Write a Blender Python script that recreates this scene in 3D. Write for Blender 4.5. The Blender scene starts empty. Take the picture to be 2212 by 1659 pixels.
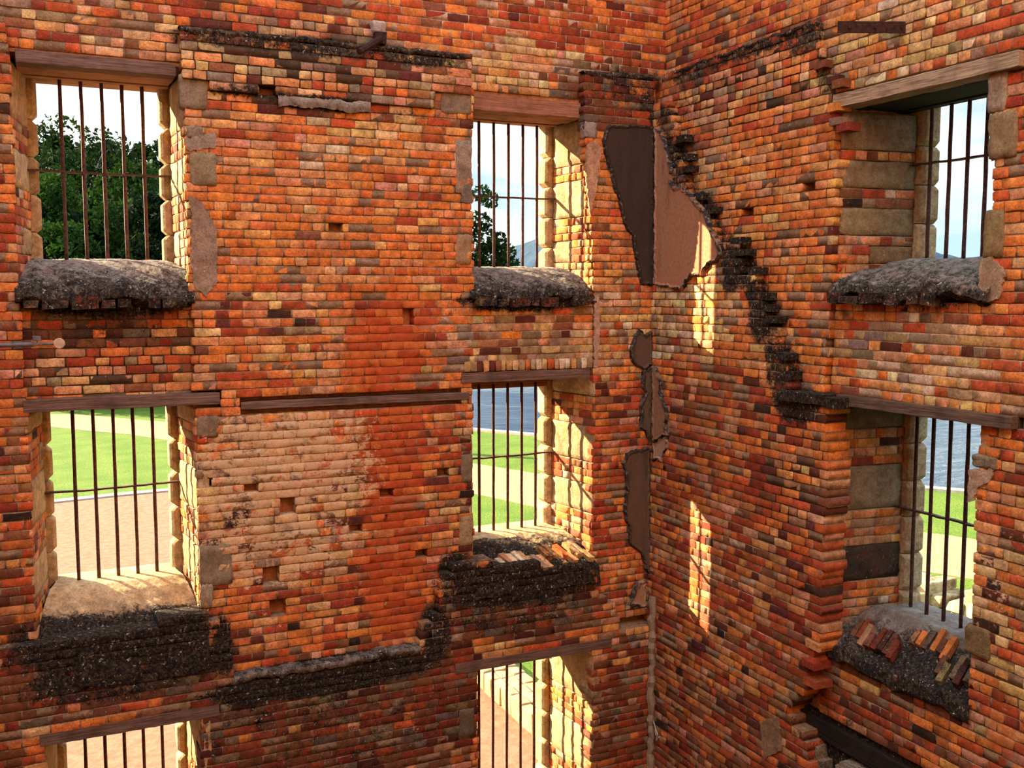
import bpy, math, random
import numpy as np
from mathutils import Vector, Matrix
rng = random.Random(11); nrg = np.random.default_rng(5)
S = bpy.context.scene; C = S.collection

# ------------------------------------------------------------------ camera
IW, IH, FPX = 2212, 1659, 2159.3
YAW, PITCH = .43956, .09181
cy, sy, cp, sp = math.cos(YAW), math.sin(YAW), math.cos(PITCH), math.sin(PITCH)
cF = np.array([sy*cp, cy*cp, -sp]); cR = np.array([cy, -sy, 0.]); cD = np.cross(cF, cR)
cam = bpy.data.cameras.new('camera'); camo = bpy.data.objects.new('camera', cam); C.objects.link(camo)
cam.sensor_fit = 'HORIZONTAL'; cam.sensor_width = 36; cam.lens = 36*FPX/IW; cam.clip_end = 9000; cam.clip_start = .05
camo.matrix_world = Matrix(((cR[0], -cD[0], -cF[0], 0), (cR[1], -cD[1], -cF[1], 0), (cR[2], -cD[2], -cF[2], 0), (0, 0, 0, 1)))
S.camera = camo

def ray(x, y): return cF*FPX+cR*(x-IW/2)+cD*(y-IH/2)

class Frame:                       # wall frame: s along the wall, t into the wall, z up
    def __init__(f, O, es, et): f.O = np.array(O, float); f.es = np.array(es, float); f.et = np.array(et, float)
    def w(f, s, t, z): p = f.O+f.es*s+f.et*t; return (p[0], p[1], p[2]+z)
    def wa(f, a):
        a = np.asarray(a, float); p = f.O[None]+a[:, 0:1]*f.es+a[:, 1:2]*f.et; p[:, 2] += a[:, 2]; return p
    def uv(f, x, y, t=0.):         # where a sight line meets the wall plane at depth t
        r = ray(x, y); k = (f.O@f.et+t)/(r@f.et); p = r*k
        return (float((p-f.O)@f.es), float(p[2]))
FA = Frame((0, 9.3, 0), (1, 0, 0), (0, 1, 0))
FB = Frame((6.17, 0, 0), (0, -1, 0), (1, 0, 0))

# ------------------------------------------------------------------ object helpers
def tag(o, label=None, cat=None, group=None, kind=None):
    if label: o['label'] = label
    if cat: o['category'] = cat
    if group: o['group'] = group
    if kind: o['kind'] = kind
    return o
def empty(name, loc, label, cat, group=None):
    o = bpy.data.objects.new(name, None); C.objects.link(o); o.location = loc; o.empty_display_size = .1
    return tag(o, label, cat, group)

class MB:
    """vertex/face collector with per-vertex colour and mask (moss with painted shade, wash, rust)"""
    def __init__(m): m.v = []; m.f = []; m.c = []; m.k = []; m.n = 0
    def add(m, v, f, c, k=(0, 0, 0)):
        v = np.asarray(v, float); n = len(v); m.v.append(v)
        c = np.asarray(c, float); m.c.append(np.broadcast_to(c, (n, 3)))
        k = np.asarray(k, float); m.k.append(np.broadcast_to(k, (n, 3)))
        m.f.extend([tuple(i+m.n for i in q) for q in f]); m.n += n
    def box(m, fr, s0, s1, t0, t1, z0, z1, c, k=(0, 0, 0), j=0):
        p = np.array([(s, t, z) for s in (s0, s1) for t in (t0, t1) for z in (z0, z1)])
        if j: p = p+nrg.uniform(-j, j, p.shape)
        q = [i for f in ((0, 1, 5, 4), (2, 6, 7, 3), (0, 2, 3, 1), (4, 5, 7, 6), (0, 4, 6, 2), (1, 3, 7, 5)) for i in f]; p = p[q]
        m.add(fr.wa(p) if fr else p, [(4*i, 4*i+1, 4*i+2, 4*i+3) for i in range(6)], c, k)
    def build(m, name, mats, parent=None, smooth=False, bevel=0, fix=True, attr=True):
        me = bpy.data.meshes.new(name); V = np.concatenate(m.v)
        par = parent
        off = np.zeros(3)
        if par is not None: off = np.array(par.location)
        me.from_pydata((V-off).tolist(), [], m.f); me.update()
        if bevel: fix = weld = True
        else: weld = False
        if attr:
            for nm, arr in (('Col', m.c), ('Mask', m.k)):
                a = me.color_attributes.new(nm, 'FLOAT_COLOR', 'POINT')
                d = np.ones((len(V), 4), np.float32); d[:, :3] = np.concatenate(arr); a.data.foreach_set('color', d.ravel())
        if not isinstance(mats, (list, tuple)): mats = [mats]
        for x in mats: me.materials.append(x)
        if fix:
            import bmesh
            b = bmesh.new(); b.from_mesh(me)
            if weld: bmesh.ops.remove_doubles(b, verts=b.verts[:], dist=1e-6)
            bmesh.ops.recalc_face_normals(b, faces=b.faces[:]); b.to_mesh(me); b.free()
        if smooth: me.polygons.foreach_set('use_smooth', [True]*len(me.polygons))
        o = bpy.data.objects.new(name, me); C.objects.link(o)
        if par is not None: o.parent = par
        if bevel:
            d = o.modifiers.new('bevel', 'BEVEL'); d.width = bevel; d.segments = 2; d.limit_method = 'ANGLE'
        return o
    def tube(m, pts, r, n=8, c=(.1, .1, .1)):
        pts = [np.array(p, float) for p in pts]; V = []; F = []
        rs = r if isinstance(r, (list, tuple)) else [r]*len(pts)
        for i, p in enumerate(pts):
            d = pts[min(i+1, len(pts)-1)]-pts[max(i-1, 0)]; d /= np.linalg.norm(d)+1e-9
            a = np.cross(d, (0, 0, 1.)) if abs(d[2]) < .9 else np.cross(d, (1., 0, 0)); a /= np.linalg.norm(a); b = np.cross(d, a)
            for q in range(n): V.append(p+rs[i]*(a*math.cos(2*math.pi*q/n)+b*math.sin(2*math.pi*q/n)))
        for i in range(len(pts)-1):
            for q in range(n): F.append((i*n+q, i*n+(q+1) % n, (i+1)*n+(q+1) % n, (i+1)*n+q))
        F.append(tuple(range(n))[::-1]); F.append(tuple(range((len(pts)-1)*n, len(pts)*n))); m.add(V, F, c)

# ------------------------------------------------------------------ materials
def nt(name):
    m = bpy.data.materials.new(name); m.use_nodes = True; t = m.node_tree; t.nodes.clear()
    o = t.nodes.new('ShaderNodeOutputMaterial'); b = t.nodes.new('ShaderNodeBsdfPrincipled'); t.links.new(b.outputs[0], o.inputs[0])
    b.inputs['Roughness'].default_value = .9; b.inputs['Specular IOR Level'].default_value = .2
    return m, t, b
class G:
    def __init__(g, t): g.t = t; g.L = t.links.new
    def n(g, ty, **k):
        x = g.t.nodes.new(ty)
        for a, b in k.items(): setattr(x, a, b)
        return x
    def pos(g, obj=False):
        return g.n('ShaderNodeTexCoord').outputs['Object'] if obj else g.n('ShaderNodeNewGeometry').outputs['Position']
    def mapv(g, v, sc):
        m = g.n('ShaderNodeMapping'); g.L(v, m.inputs[0]); m.inputs['Scale'].default_value = sc; return m.outputs[0]
    def noise(g, v, sc, det=4, rough=.6, dist=0):
        x = g.n('ShaderNodeTexNoise'); g.L(v, x.inputs['Vector']); x.inputs['Scale'].default_value = sc
        x.inputs['Detail'].default_value = det; x.inputs['Roughness'].default_value = rough; x.inputs['Distortion'].default_value = dist; return x.outputs['Fac']
    def math(g, op, a, b=None, c=None, clamp=False):
        x = g.n('ShaderNodeMath', operation=op); x.use_clamp = clamp
        for i, q in enumerate((a, b, c)):
            if q is None: continue
            if isinstance(q, (int, float)): x.inputs[i].default_value = q
            else: g.L(q, x.inputs[i])
        return x.outputs[0]
    def ramp(g, v, lo, hi, a=0., b=1.):
        x = g.n('ShaderNodeMapRange', interpolation_type='SMOOTHSTEP'); g.L(v, x.inputs[0])
        for i, q in enumerate((lo, hi, a, b)): x.inputs[i+1].default_value = q
        return x.outputs[0]
    def mix(g, f, a, b, mode='MIX'):
        x = g.n('ShaderNodeMix', data_type='RGBA', blend_type=mode)
        for i, q in ((0, f), (6, a), (7, b)):
            if isinstance(q, (int, float)): x.inputs[i].default_value = q
            elif isinstance(q, tuple): x.inputs[i].default_value = (*q, 1)
            else: g.L(q, x.inputs[i])
        return x.outputs[2]
    def bump(g, b, h, st=.5, d=.01):
        x = g.n('ShaderNodeBump'); x.inputs['Strength'].default_value = st; x.inputs['Distance'].default_value = d
        g.L(h, x.inputs['Height']); g.L(x.outputs[0], b.inputs['Normal'])

def masonry_mat():
    m, t, b = nt('old_masonry'); g = G(t); P = g.pos()
    col = g.n('ShaderNodeVertexColor', layer_name='Col').outputs['Color']
    mk = g.n('ShaderNodeSeparateColor'); g.L(g.n('ShaderNodeVertexColor', layer_name='Mask').outputs['Color'], mk.inputs[0])
    fine = g.noise(P, 55, 5, .7); mid = g.noise(P, 13, 5, .65); big = g.noise(P, 3.2, 5, .6, .4)
    v = g.math('ADD', g.math('MULTIPLY', fine, .75), g.math('MULTIPLY', mid, .75))
    v = g.ramp(v, .42, 1.08, .42, 1.38)
    vv = g.n('ShaderNodeCombineColor'); [g.L(v, vv.inputs[i]) for i in range(3)]
    c = g.mix(1., col, vv.outputs[0], 'MULTIPLY')
    gr = g.ramp(g.math('ADD', g.math('MULTIPLY', g.noise(P, 6, 7, .75, .5), .7), g.math('MULTIPLY', big, .4)), .42, .66)
    c = g.mix(g.math('MULTIPLY', g.math('SUBTRACT', 1., gr), .45), c, (.13, .052, .02))
    lite = g.ramp(g.noise(g.mapv(P, (1, 1, 1.8)), 21, 6, .75), .60, .72)
    c = g.mix(g.math('MULTIPLY', lite, .35), c, (.80, .50, .26))
    # dark specks / pits
    pit = g.ramp(g.noise(P, 90, 3, .5), .66, .74)
    c = g.mix(g.math('MULTIPLY', pit, .55), c, (.09, .04, .02))
    # rust-red water stains
    f = g.ramp(g.math('ADD', g.math('MULTIPLY', mk.outputs[2], 1.1), g.math('MULTIPLY', big, .55)), .62, .95)
    c = g.mix(g.math('MULTIPLY', f, .58), c, g.mix(mid, (.30, .035, .006), (.68, .14, .025)))
    # lime wash remains
    wn = g.math('ADD', g.math('MULTIPLY', g.noise(P, 7, 7, .78, .4), 1.3), g.math('MULTIPLY', g.noise(g.mapv(P, (1, 1, 2.4)), 24, 4, .7), .5))
    f = g.ramp(g.math('ADD', g.math('MULTIPLY', mk.outputs[1], .62), wn), 1.12, 1.24)
    c = g.mix(g.math('MULTIPLY', f, .85), c, g.mix(fine, (.50, .31, .15), (.80, .58, .32)))
    # black moss and grey lichen, also the painted shade
    mn = g.math('ADD', g.math('MULTIPLY', g.noise(P, 15, 7, .8, .3), 1.05), g.math('MULTIPLY', big, .35))
    f = g.ramp(g.math('ADD', g.math('MULTIPLY', mk.outputs[0], .93), mn), 1.06, 1.3)
    dark = g.mix(g.ramp(g.noise(P, 38, 4, .7), .42, .7), (.008, .006, .005), (.07, .052, .028))
    dark = g.mix(g.ramp(g.noise(P, 30, 6, .75), .59, .66), dark, (.46, .43, .35))
    c = g.mix(f, c, dark)
    g.L(c, b.inputs['Base Color'])
    hh = g.math('ADD', g.math('MULTIPLY', fine, .6), g.math('MULTIPLY', mid, 1.))
    hh = g.math('SUBTRACT', hh, g.math('MULTIPLY', pit, .5))
    g.bump(b, hh, .75, .012); b.inputs['Roughness'].default_value = .88
    return m
M_BR = masonry_mat()

def simple(name, c1, c2, sc=8, det=5, bump=.4, bd=.01, rough=.9, stretch=None, contrast=(.3, .7), spec=.2, metal=0):
    m, t, b = nt(name); g = G(t); P = g.pos()
    if stretch: P = g.mapv(P, stretch)
    n = g.noise(P, sc, det, .65); f = g.ramp(n, *contrast)
    g.L(g.mix(f, c1, c2), b.inputs['Base Color']); g.bump(b, n, bump, bd)
    b.inputs['Roughness'].default_value = rough; b.inputs['Specular IOR Level'].default_value = spec; b.inputs['Metallic'].default_value = metal
    return m
def wood_mat(name, c1, c2, ax):
    m, t, b = nt(name); g = G(t); P = g.pos()
    st = (2.2, 60, 60) if ax == 0 else (60, 2.2, 60)
    a = g.noise(g.mapv(P, st), 1.3, 5, .7, .5); k = g.noise(P, 5, 4)
    c = g.mix(g.ramp(a, .3, .72), c1, c2); c = g.mix(g.ramp(k, .45, .75, 0, .55), c, tuple(x*.45 for x in c1))
    g.L(c, b.inputs['Base Color']); g.bump(b, a, .8, .008); b.inputs['Roughness'].default_value = .85
    return m
M_WA = wood_mat('weathered_timber', (.085, .05, .034), (.25, .155, .11), 0)
M_WT = wood_mat('red_brown_timber', (.22, .09, .045), (.46, .22, .12), 0)
M_WB = wood_mat('pale_grey_timber', (.17, .11, .065), (.55, .40, .25), 1)
M_WD = wood_mat('dark_timber', (.06, .04, .028), (.20, .13, .08), 1)
M_WK = wood_mat('near_black_timber', (.008, .006, .005), (.03, .022, .016), 1)  # near-black brown, for the low beam and right-wall soffit boards
M_WBRD = wood_mat('tan_soffit_timber', (.22, .10, .05), (.48, .25, .13), 0)
M_IRON = simple('rusted_iron', (.035, .012, .008), (.16, .05, .025), 40, 5, .5, .003, .7, contrast=(.4, .75), spec=.4)
M_IRON2 = simple('deep_rust', (.012, .006, .004), (.055, .02, .011), 30, 5, .6, .004, .75)
M_PLAS = None
def plaster_mat():
    m, t, b = nt('dark_cement_render'); g = G(t); P = g.pos()
    mk = g.n('ShaderNodeSeparateColor'); g.L(g.n('ShaderNodeVertexColor', layer_name='Mask').outputs['Color'], mk.inputs[0])
    col = g.n('ShaderNodeVertexColor', layer_name='Col').outputs['Color']
    a = g.noise(g.mapv(P, (5, 5, .9)), 1.6, 6, .65); f = g.noise(P, 30, 5, .7)
    c = g.mix(g.ramp(g.math('ADD', a, g.math('MULTIPLY', mk.outputs[0], .5)), .52, .92), col, (.035, .024, .017))
    c = g.mix(g.ramp(f, .35, .75, 0, .45), c, (.07, .045, .03))
    rim = g.ramp(g.math('ADD', mk.outputs[1], g.math('MULTIPLY', g.noise(P, 12, 4, .7), .9)), .95, 1.3)
    c = g.mix(rim, c, g.mix(g.ramp(f, .5, .68), (.022, .018, .014), (.26, .23, .18)))
    g.L(c, b.inputs['Base Color']); g.bump(b, g.math('ADD', f, g.math('MULTIPLY', a, .5)), .5, .01); b.inputs['Roughness'].default_value = .8
    return m
M_PLAS = plaster_mat()

# ------------------------------------------------------------------ palettes of brick colours (albedo, with shade painted into 'dim')
BC = dict(orange=(.84, .245, .052), lorange=(.85, .37, .12), yellow=(.80, .50, .20), cream=(.82, .64, .36), red=(.60, .105, .03),
          dred=(.38, .055, .022), maroon=(.13, .03, .02), black=(.03, .018, .014), tan=(.42, .29, .15), pink=(.72, .34, .16), brown=(.33, .12, .05), grey=(.28, .22, .15))
PAL = dict(
    base=dict(orange=11, lorange=4, red=1.8, yellow=.5, maroon=.3, dred=.4, pink=.9, brown=.5),
    pure=dict(orange=13, lorange=6, red=.8, yellow=.4, dred=.1, pink=.6),
    redtop=dict(red=7, orange=6, dred=2.5, maroon=.9, pink=1.2, brown=1),
    mixed=dict(pink=6, tan=3, red=2.5, yellow=2, dred=1.5, brown=2, orange=1.5),
    ledge=dict(pink=4, yellow=4, lorange=3, tan=3, red=1.6, brown=3, maroon=1, grey=1),
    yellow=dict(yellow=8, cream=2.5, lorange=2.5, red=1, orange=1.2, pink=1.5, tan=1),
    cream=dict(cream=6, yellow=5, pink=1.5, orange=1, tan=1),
    wash=dict(pink=3, lorange=3, yellow=3, orange=2.5, red=1.4, maroon=.8, black=.35, tan=2),
    darkmix=dict(orange=4, red=3, maroon=2, black=.6, lorange=2.5, yellow=1.5, dred=2, pink=1),
    rust=dict(red=5, orange=6, dred=3, maroon=1),
    patch=dict(tan=5, yellow=4, cream=2, maroon=1.2, grey=2, pink=3, red=1.6, brown=2),
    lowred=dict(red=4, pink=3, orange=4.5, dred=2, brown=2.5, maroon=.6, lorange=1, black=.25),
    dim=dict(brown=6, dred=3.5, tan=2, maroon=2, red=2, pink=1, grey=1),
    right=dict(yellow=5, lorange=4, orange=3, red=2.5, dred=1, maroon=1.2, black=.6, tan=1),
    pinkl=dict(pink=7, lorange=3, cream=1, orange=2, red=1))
class Regions:
    """ellipses traced on the photograph, turned into real ellipses on the wall plane"""
    def __init__(r, fr, L): r.R = [r.conv(fr, *q) for q in L]
    @staticmethod
    def conv(fr, x, y, rx, ry, nm, st):
        s, z = fr.uv(x, y); s2, z2 = fr.uv(x+rx, y); s3, z3 = fr.uv(x, y+ry)
        return (s, z, max(abs(s2-s), .02), max(abs(z3-z), .02), nm, st)
    def pick(r, s, z):
        best = 'base'
        for (a, b, ra, rb, nm, st) in r.R:
            d = ((s-a)/ra)**2+((z-b)/rb)**2
            if d < 1.6 and rng.random() < st*(1 if d < .7 else (1.6-d)/.9): best = nm
        return best
    def field(r, s, z):
        out = np.zeros(len(s))
        for (a, b, ra, rb, nm, st) in r.R:
            d = ((s-a)/ra)**2+((z-b)/rb)**2; out = np.maximum(out, st*np.clip(1.35-d, 0, 1)**.6*np.where(d < 1.35, 1, 0))
        return out
def chain(pts, r, st, step=14):
    out = []
    for (x0, y0), (x1, y1) in zip(pts, pts[1:]):
        n = max(1, int(math.hypot(x1-x0, y1-y0)/step))
        for i in range(n): u = i/n; out.append((x0+(x1-x0)*u+rng.uniform(-3, 3), y0+(y1-y0)*u, r*rng.uniform(.7, 1.3), r*1.3, '', st*rng.uniform(.8, 1.1)))
    return out
def brickcol(pal):
    P = PAL[pal]; k = rng.choices(list(P), list(P.values()))[0]; c = np.array(BC[k]); c = c*rng.uniform(.78, 1.16)*{'dim': .62, 'lowred': .8}.get(pal, 1)  # dim and lowred darkened: shade of the low walls put into brick colour
    return np.clip(c*np.array([1, rng.uniform(.86, 1.14), rng.uniform(.8, 1.2)]), 0, .86)

# regions of brick colour, lime wash, rust stain, moss and painted shade for both walls
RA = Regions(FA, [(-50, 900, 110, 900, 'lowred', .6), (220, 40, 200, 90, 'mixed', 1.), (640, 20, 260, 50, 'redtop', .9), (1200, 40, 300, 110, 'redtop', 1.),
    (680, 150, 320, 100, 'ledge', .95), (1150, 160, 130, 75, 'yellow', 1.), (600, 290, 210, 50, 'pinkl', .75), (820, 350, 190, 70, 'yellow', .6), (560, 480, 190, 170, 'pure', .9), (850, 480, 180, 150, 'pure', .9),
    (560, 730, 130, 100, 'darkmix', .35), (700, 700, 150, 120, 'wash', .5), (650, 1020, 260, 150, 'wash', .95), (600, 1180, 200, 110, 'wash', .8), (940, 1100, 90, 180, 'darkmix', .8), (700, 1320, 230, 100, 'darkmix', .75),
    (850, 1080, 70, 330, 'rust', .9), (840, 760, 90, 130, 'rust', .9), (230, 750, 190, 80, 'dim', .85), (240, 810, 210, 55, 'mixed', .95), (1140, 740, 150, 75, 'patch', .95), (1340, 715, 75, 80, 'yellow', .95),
    (1340, 980, 80, 170, 'redtop', .8), (1340, 420, 80, 190, 'base', .6), (1340, 1160, 80, 150, 'redtop', .7), (1350, 1350, 70, 70, 'pinkl', .7), (1340, 1550, 90, 140, 'lowred', .9), (1340, 200, 120, 80, 'dim', .8),
    (1150, 1400, 190, 90, 'ledge', .5), (1120, 1310, 180, 60, 'dim', .9), (250, 1440, 250, 80, 'dim', .95), (700, 1560, 400, 140, 'dim', .9), (1340, 1560, 80, 160, 'dim', .6), (0, 1500, 60, 250, 'dim', .7), (500, 1620, 120, 70, 'dim', .8)])  # low 'dim' regions also carry the shade at the wall foot
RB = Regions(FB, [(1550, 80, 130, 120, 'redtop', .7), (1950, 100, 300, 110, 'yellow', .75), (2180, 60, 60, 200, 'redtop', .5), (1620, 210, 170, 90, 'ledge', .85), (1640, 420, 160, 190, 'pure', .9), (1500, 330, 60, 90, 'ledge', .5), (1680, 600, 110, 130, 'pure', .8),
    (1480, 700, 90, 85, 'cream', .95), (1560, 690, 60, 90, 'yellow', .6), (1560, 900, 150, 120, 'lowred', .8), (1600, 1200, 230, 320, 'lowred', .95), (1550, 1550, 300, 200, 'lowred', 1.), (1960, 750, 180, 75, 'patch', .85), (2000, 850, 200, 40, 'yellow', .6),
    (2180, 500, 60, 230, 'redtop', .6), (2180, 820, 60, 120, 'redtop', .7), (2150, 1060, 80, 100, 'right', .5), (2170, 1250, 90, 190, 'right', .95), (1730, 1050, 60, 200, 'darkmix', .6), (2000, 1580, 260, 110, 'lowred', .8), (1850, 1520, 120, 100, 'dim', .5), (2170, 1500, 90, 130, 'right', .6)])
MOSS_SHADE_A = Regions(FA, [(480, 80, 130, 30, '', .62), (690, 100, 160, 34, '', .6), (900, 128, 125, 22, '', .62), (640, 140, 260, 70, '', .22), (540, 200, 110, 20, '', .6), (700, 225, 120, 24, '', .68), (880, 250, 80, 20, '', .5), (965, 220, 28, 90, '', .42), (425, 200, 45, 50, '', .35), (100, 20, 320, 60, '', .14),
    (1345, 190, 95, 60, '', .5), (1430, 260, 30, 130, '', .62), (230, 650, 190, 42, '', .8), (230, 715, 190, 60, '', .44), (430, 650, 30, 30, '', .3), (1130, 650, 150, 26, '', .75), (1130, 700, 140, 35, '', .36),
    (250, 1370, 230, 80, '', .85), (280, 1450, 260, 60, '', .62), (250, 1540, 260, 60, '', .38), (480, 1390, 28, 70, '', .75), (700, 1455, 260, 40, '', .85), (620, 1520, 220, 60, '', .5), (800, 1500, 240, 60, '', .35), (560, 1600, 200, 60, '', .3),
    (1120, 1250, 180, 60, '', .8), (1110, 1320, 190, 50, '', .52), (935, 1370, 35, 70, '', .75), (985, 1230, 45, 50, '', .7), (1010, 1550, 40, 60, '', .3), (1410, 800, 15, 400, '', .3), (1400, 1450, 18, 300, '', .3), (10, 100, 30, 30, '', .5), (20, 1160, 50, 60, '', .3), (700, 1580, 440, 120, '', .44), (1345, 1570, 80, 150, '', .24), (10, 1450, 70, 220, '', .34), (430, 1600, 70, 90, '', .4), (1140, 1380, 200, 60, '', .25)])  # broad lower fields and those under the left window mix moss with painted shade
MOSS_SHADE_B = Regions(FB, [(1500, 150, 80, 30, '', .6), (1620, 108, 110, 26, '', .62), (1735, 80, 50, 50, '', .6), (1600, 170, 150, 60, '', .22), (1480, 260, 50, 100, '', .45), (1470, 370, 22, 70, '', .65), (1530, 470, 26, 60, '', .7), (1600, 580, 36, 60, '', .7), (1665, 690, 36, 60, '', .72), (1700, 800, 36, 60, '', .6),
    (1740, 875, 62, 45, '', .72), (1725, 970, 40, 90, '', .36), (1715, 1130, 30, 160, '', .26), (1780, 160, 25, 60, '', .5), (1960, 655, 180, 22, '', .55), (1940, 720, 170, 50, '', .2), (1950, 1500, 140, 60, '', .4), (1800, 1600, 120, 80, '', .45), (1700, 1380, 60, 90, '', .2), (1450, 1500, 70, 160, '', .1), (1960, 830, 120, 30, '', .2), (2090, 1450, 40, 100, '', .3), (1560, 1610, 260, 110, '', .24), (1960, 1620, 150, 70, '', .2), (1720, 1330, 60, 200, '', .2)]+chain([(1452, 250), (1470, 340), (1500, 430), (1545, 500), (1600, 570), (1640, 620), (1662, 690), (1690, 770), (1712, 850)], 17, .62)+chain([(1475, 340), (1515, 430), (1565, 505), (1620, 580), (1660, 640), (1685, 700), (1715, 790), (1730, 850)], 16, .5)+chain([(1440, 160), (1740, 56), (1775, 150), (1800, 215)], 12, .55))  # low fields and stepped-edge chains paint shade along with moss
WASH_A = Regions(FA, [(620, 1010, 210, 150, '', .56), (600, 1160, 190, 110, '', .50), (760, 960, 130, 90, '', .22), (640, 770, 150, 70, '', .14), (900, 1120, 100, 90, '', .16), (700, 1280, 220, 90, '', .17), (620, 300, 200, 60, '', .10), (800, 340, 100, 40, '', .12), (1340, 760, 60, 60, '', .22), (1340, 1180, 60, 60, '', .08)])
WASH_B = Regions(FB, [(2180, 1250, 80, 150, '', .30), (2120, 1330, 60, 120, '', .26), (1480, 700, 90, 85, '', .18), (2000, 790, 130, 50, '', .14), (2180, 1500, 80, 80, '', .18), (1520, 1300, 150, 120, '', .05)])
RUST_A = Regions(FA, [(840, 620, 28, 60, '', .55), (830, 760, 85, 120, '', .75), (850, 960, 75, 110, '', .8), (850, 1100, 62, 130, '', .85), (850, 1270, 66, 130, '', .85), (690, 980, 30, 60, '', .8), (530, 480, 22, 110, '', .4), (540, 720, 50, 90, '', .45), (905, 700, 60, 110, '', .5)])
RUST_B = Regions(FB, [(2150, 1590, 40, 130, '', .6), (2180, 1060, 50, 120, '', .5), (1760, 740, 30, 60, '', .4)])
FIELDS = {id(FA): (MOSS_SHADE_A, WASH_A, RUST_A, RA), id(FB): (MOSS_SHADE_B, WASH_B, RUST_B, RB)}
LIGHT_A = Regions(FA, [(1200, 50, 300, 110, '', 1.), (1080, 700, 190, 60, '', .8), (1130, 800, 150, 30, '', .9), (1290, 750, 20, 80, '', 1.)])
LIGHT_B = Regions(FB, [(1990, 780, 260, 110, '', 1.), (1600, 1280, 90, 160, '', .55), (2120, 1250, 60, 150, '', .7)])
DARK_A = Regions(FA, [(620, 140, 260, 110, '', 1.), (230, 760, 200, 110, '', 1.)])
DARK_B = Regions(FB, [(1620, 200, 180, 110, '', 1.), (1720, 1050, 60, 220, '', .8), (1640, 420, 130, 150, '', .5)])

# ------------------------------------------------------------------ brick laying
CH, JT = .0805, .0095
def scan(poly, z):
    xs = []; n = len(poly)
    for i in range(n):
        (a, b), (c, d) = poly[i], poly[(i+1) % n]
        if (b > z) != (d > z): xs.append(a+(z-b)*(c-a)/(d-b))
    xs.sort(); return [(xs[i], xs[i+1]) for i in range(0, len(xs)-1, 2)]
def cut(iv, a, b):
    out = []
    for p, q in iv:
        if b <= p or a >= q: out.append((p, q)); continue
        if a-p > .02: out.append((p, a))
        if q-b > .02: out.append((b, q))
    return out
_grid = {}
def grid(nx, ny):
    if (nx, ny) in _grid: return _grid[nx, ny]
    F = []
    for i in range(nx-1):
        for j in range(ny-1): F.append((i*ny+j, (i+1)*ny+j, (i+1)*ny+j+1, i*ny+j+1))
    ring = [i*ny for i in range(nx)]+[(nx-1)*ny+j for j in range(1, ny)]+[i*ny+ny-1 for i in range(nx-2, -1, -1)]+[j for j in range(ny-2, 0, -1)]
    n0 = nx*ny; m = len(ring)
    for k in range(m): F.append((n0+k, n0+m+k, n0+m+(k+1) % m, n0+(k+1) % m))
    _grid[nx, ny] = (F, ring); return _grid[nx, ny]
def brick(mb, fr, s0, s1, z0, z1, t, back, col, kfun, lo=False, rough=1.):
    w = s1-s0; nx = 4 if w < .15 else 6; ny = 4; h = z1-z0
    F, ring = grid(nx, ny)
    ea, eb = .006/w, .006/h; a = np.array([0, ea]+list(np.linspace(0, 1, nx-2)[1:-1])+[1-ea, 1]) if nx > 4 else np.array([0, ea, 1-ea, 1]); b = np.array([0, eb, 1-eb, 1])
    A, B = np.meshgrid(a, b, indexing='ij'); A = A.ravel(); B = B.ravel()
    s = s0+A*w; z = z0+B*(z1-z0); n = len(s)
    edge = (A == 0) | (A == 1) | (B == 0) | (B == 1); corner = ((A == 0) | (A == 1)) & ((B == 0) | (B == 1))
    js = nrg.normal(0, .0022*rough, nx); jz = nrg.normal(0, .0022*rough, (nx, 2)); jz = np.repeat(jz, 2, 1).ravel()
    s = s+np.repeat(js, ny)+nrg.normal(0, .0012*rough, n)*1; z = z+jz+nrg.normal(0, .0008*rough, n)
    cr = rng.uniform(.002, .011); s = s+np.where(corner, np.sign(.5-A)*cr, 0); z = z+np.where(corner, np.sign(.5-B)*cr*.7, 0)
    til = nrg.normal(0, .0016*rough, 2); tt = t+np.where(edge, .0028, 0)+nrg.normal(0, .0009*rough, n)+til[0]*(A-.5)+til[1]*(B-.5)
    V = np.stack([s, tt, z], 1); R0 = V[ring]; R = R0.copy(); R[:, 1] = t+back
    V = np.concatenate([V, R0, R]); mb.add(fr.wa(V), F, col, kfun(V[:, 0], V[:, 2]))
def maskfun(fr):
    Mo, Wa, Ru, _ = FIELDS[id(fr)]
    return lambda s, z: np.stack([Mo.field(s, z), Wa.field(s, z), Ru.field(s, z)], 1)
def maskconst(k):
    return lambda s, z: np.broadcast_to(np.array(k, float), (len(s), 3))
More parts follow.
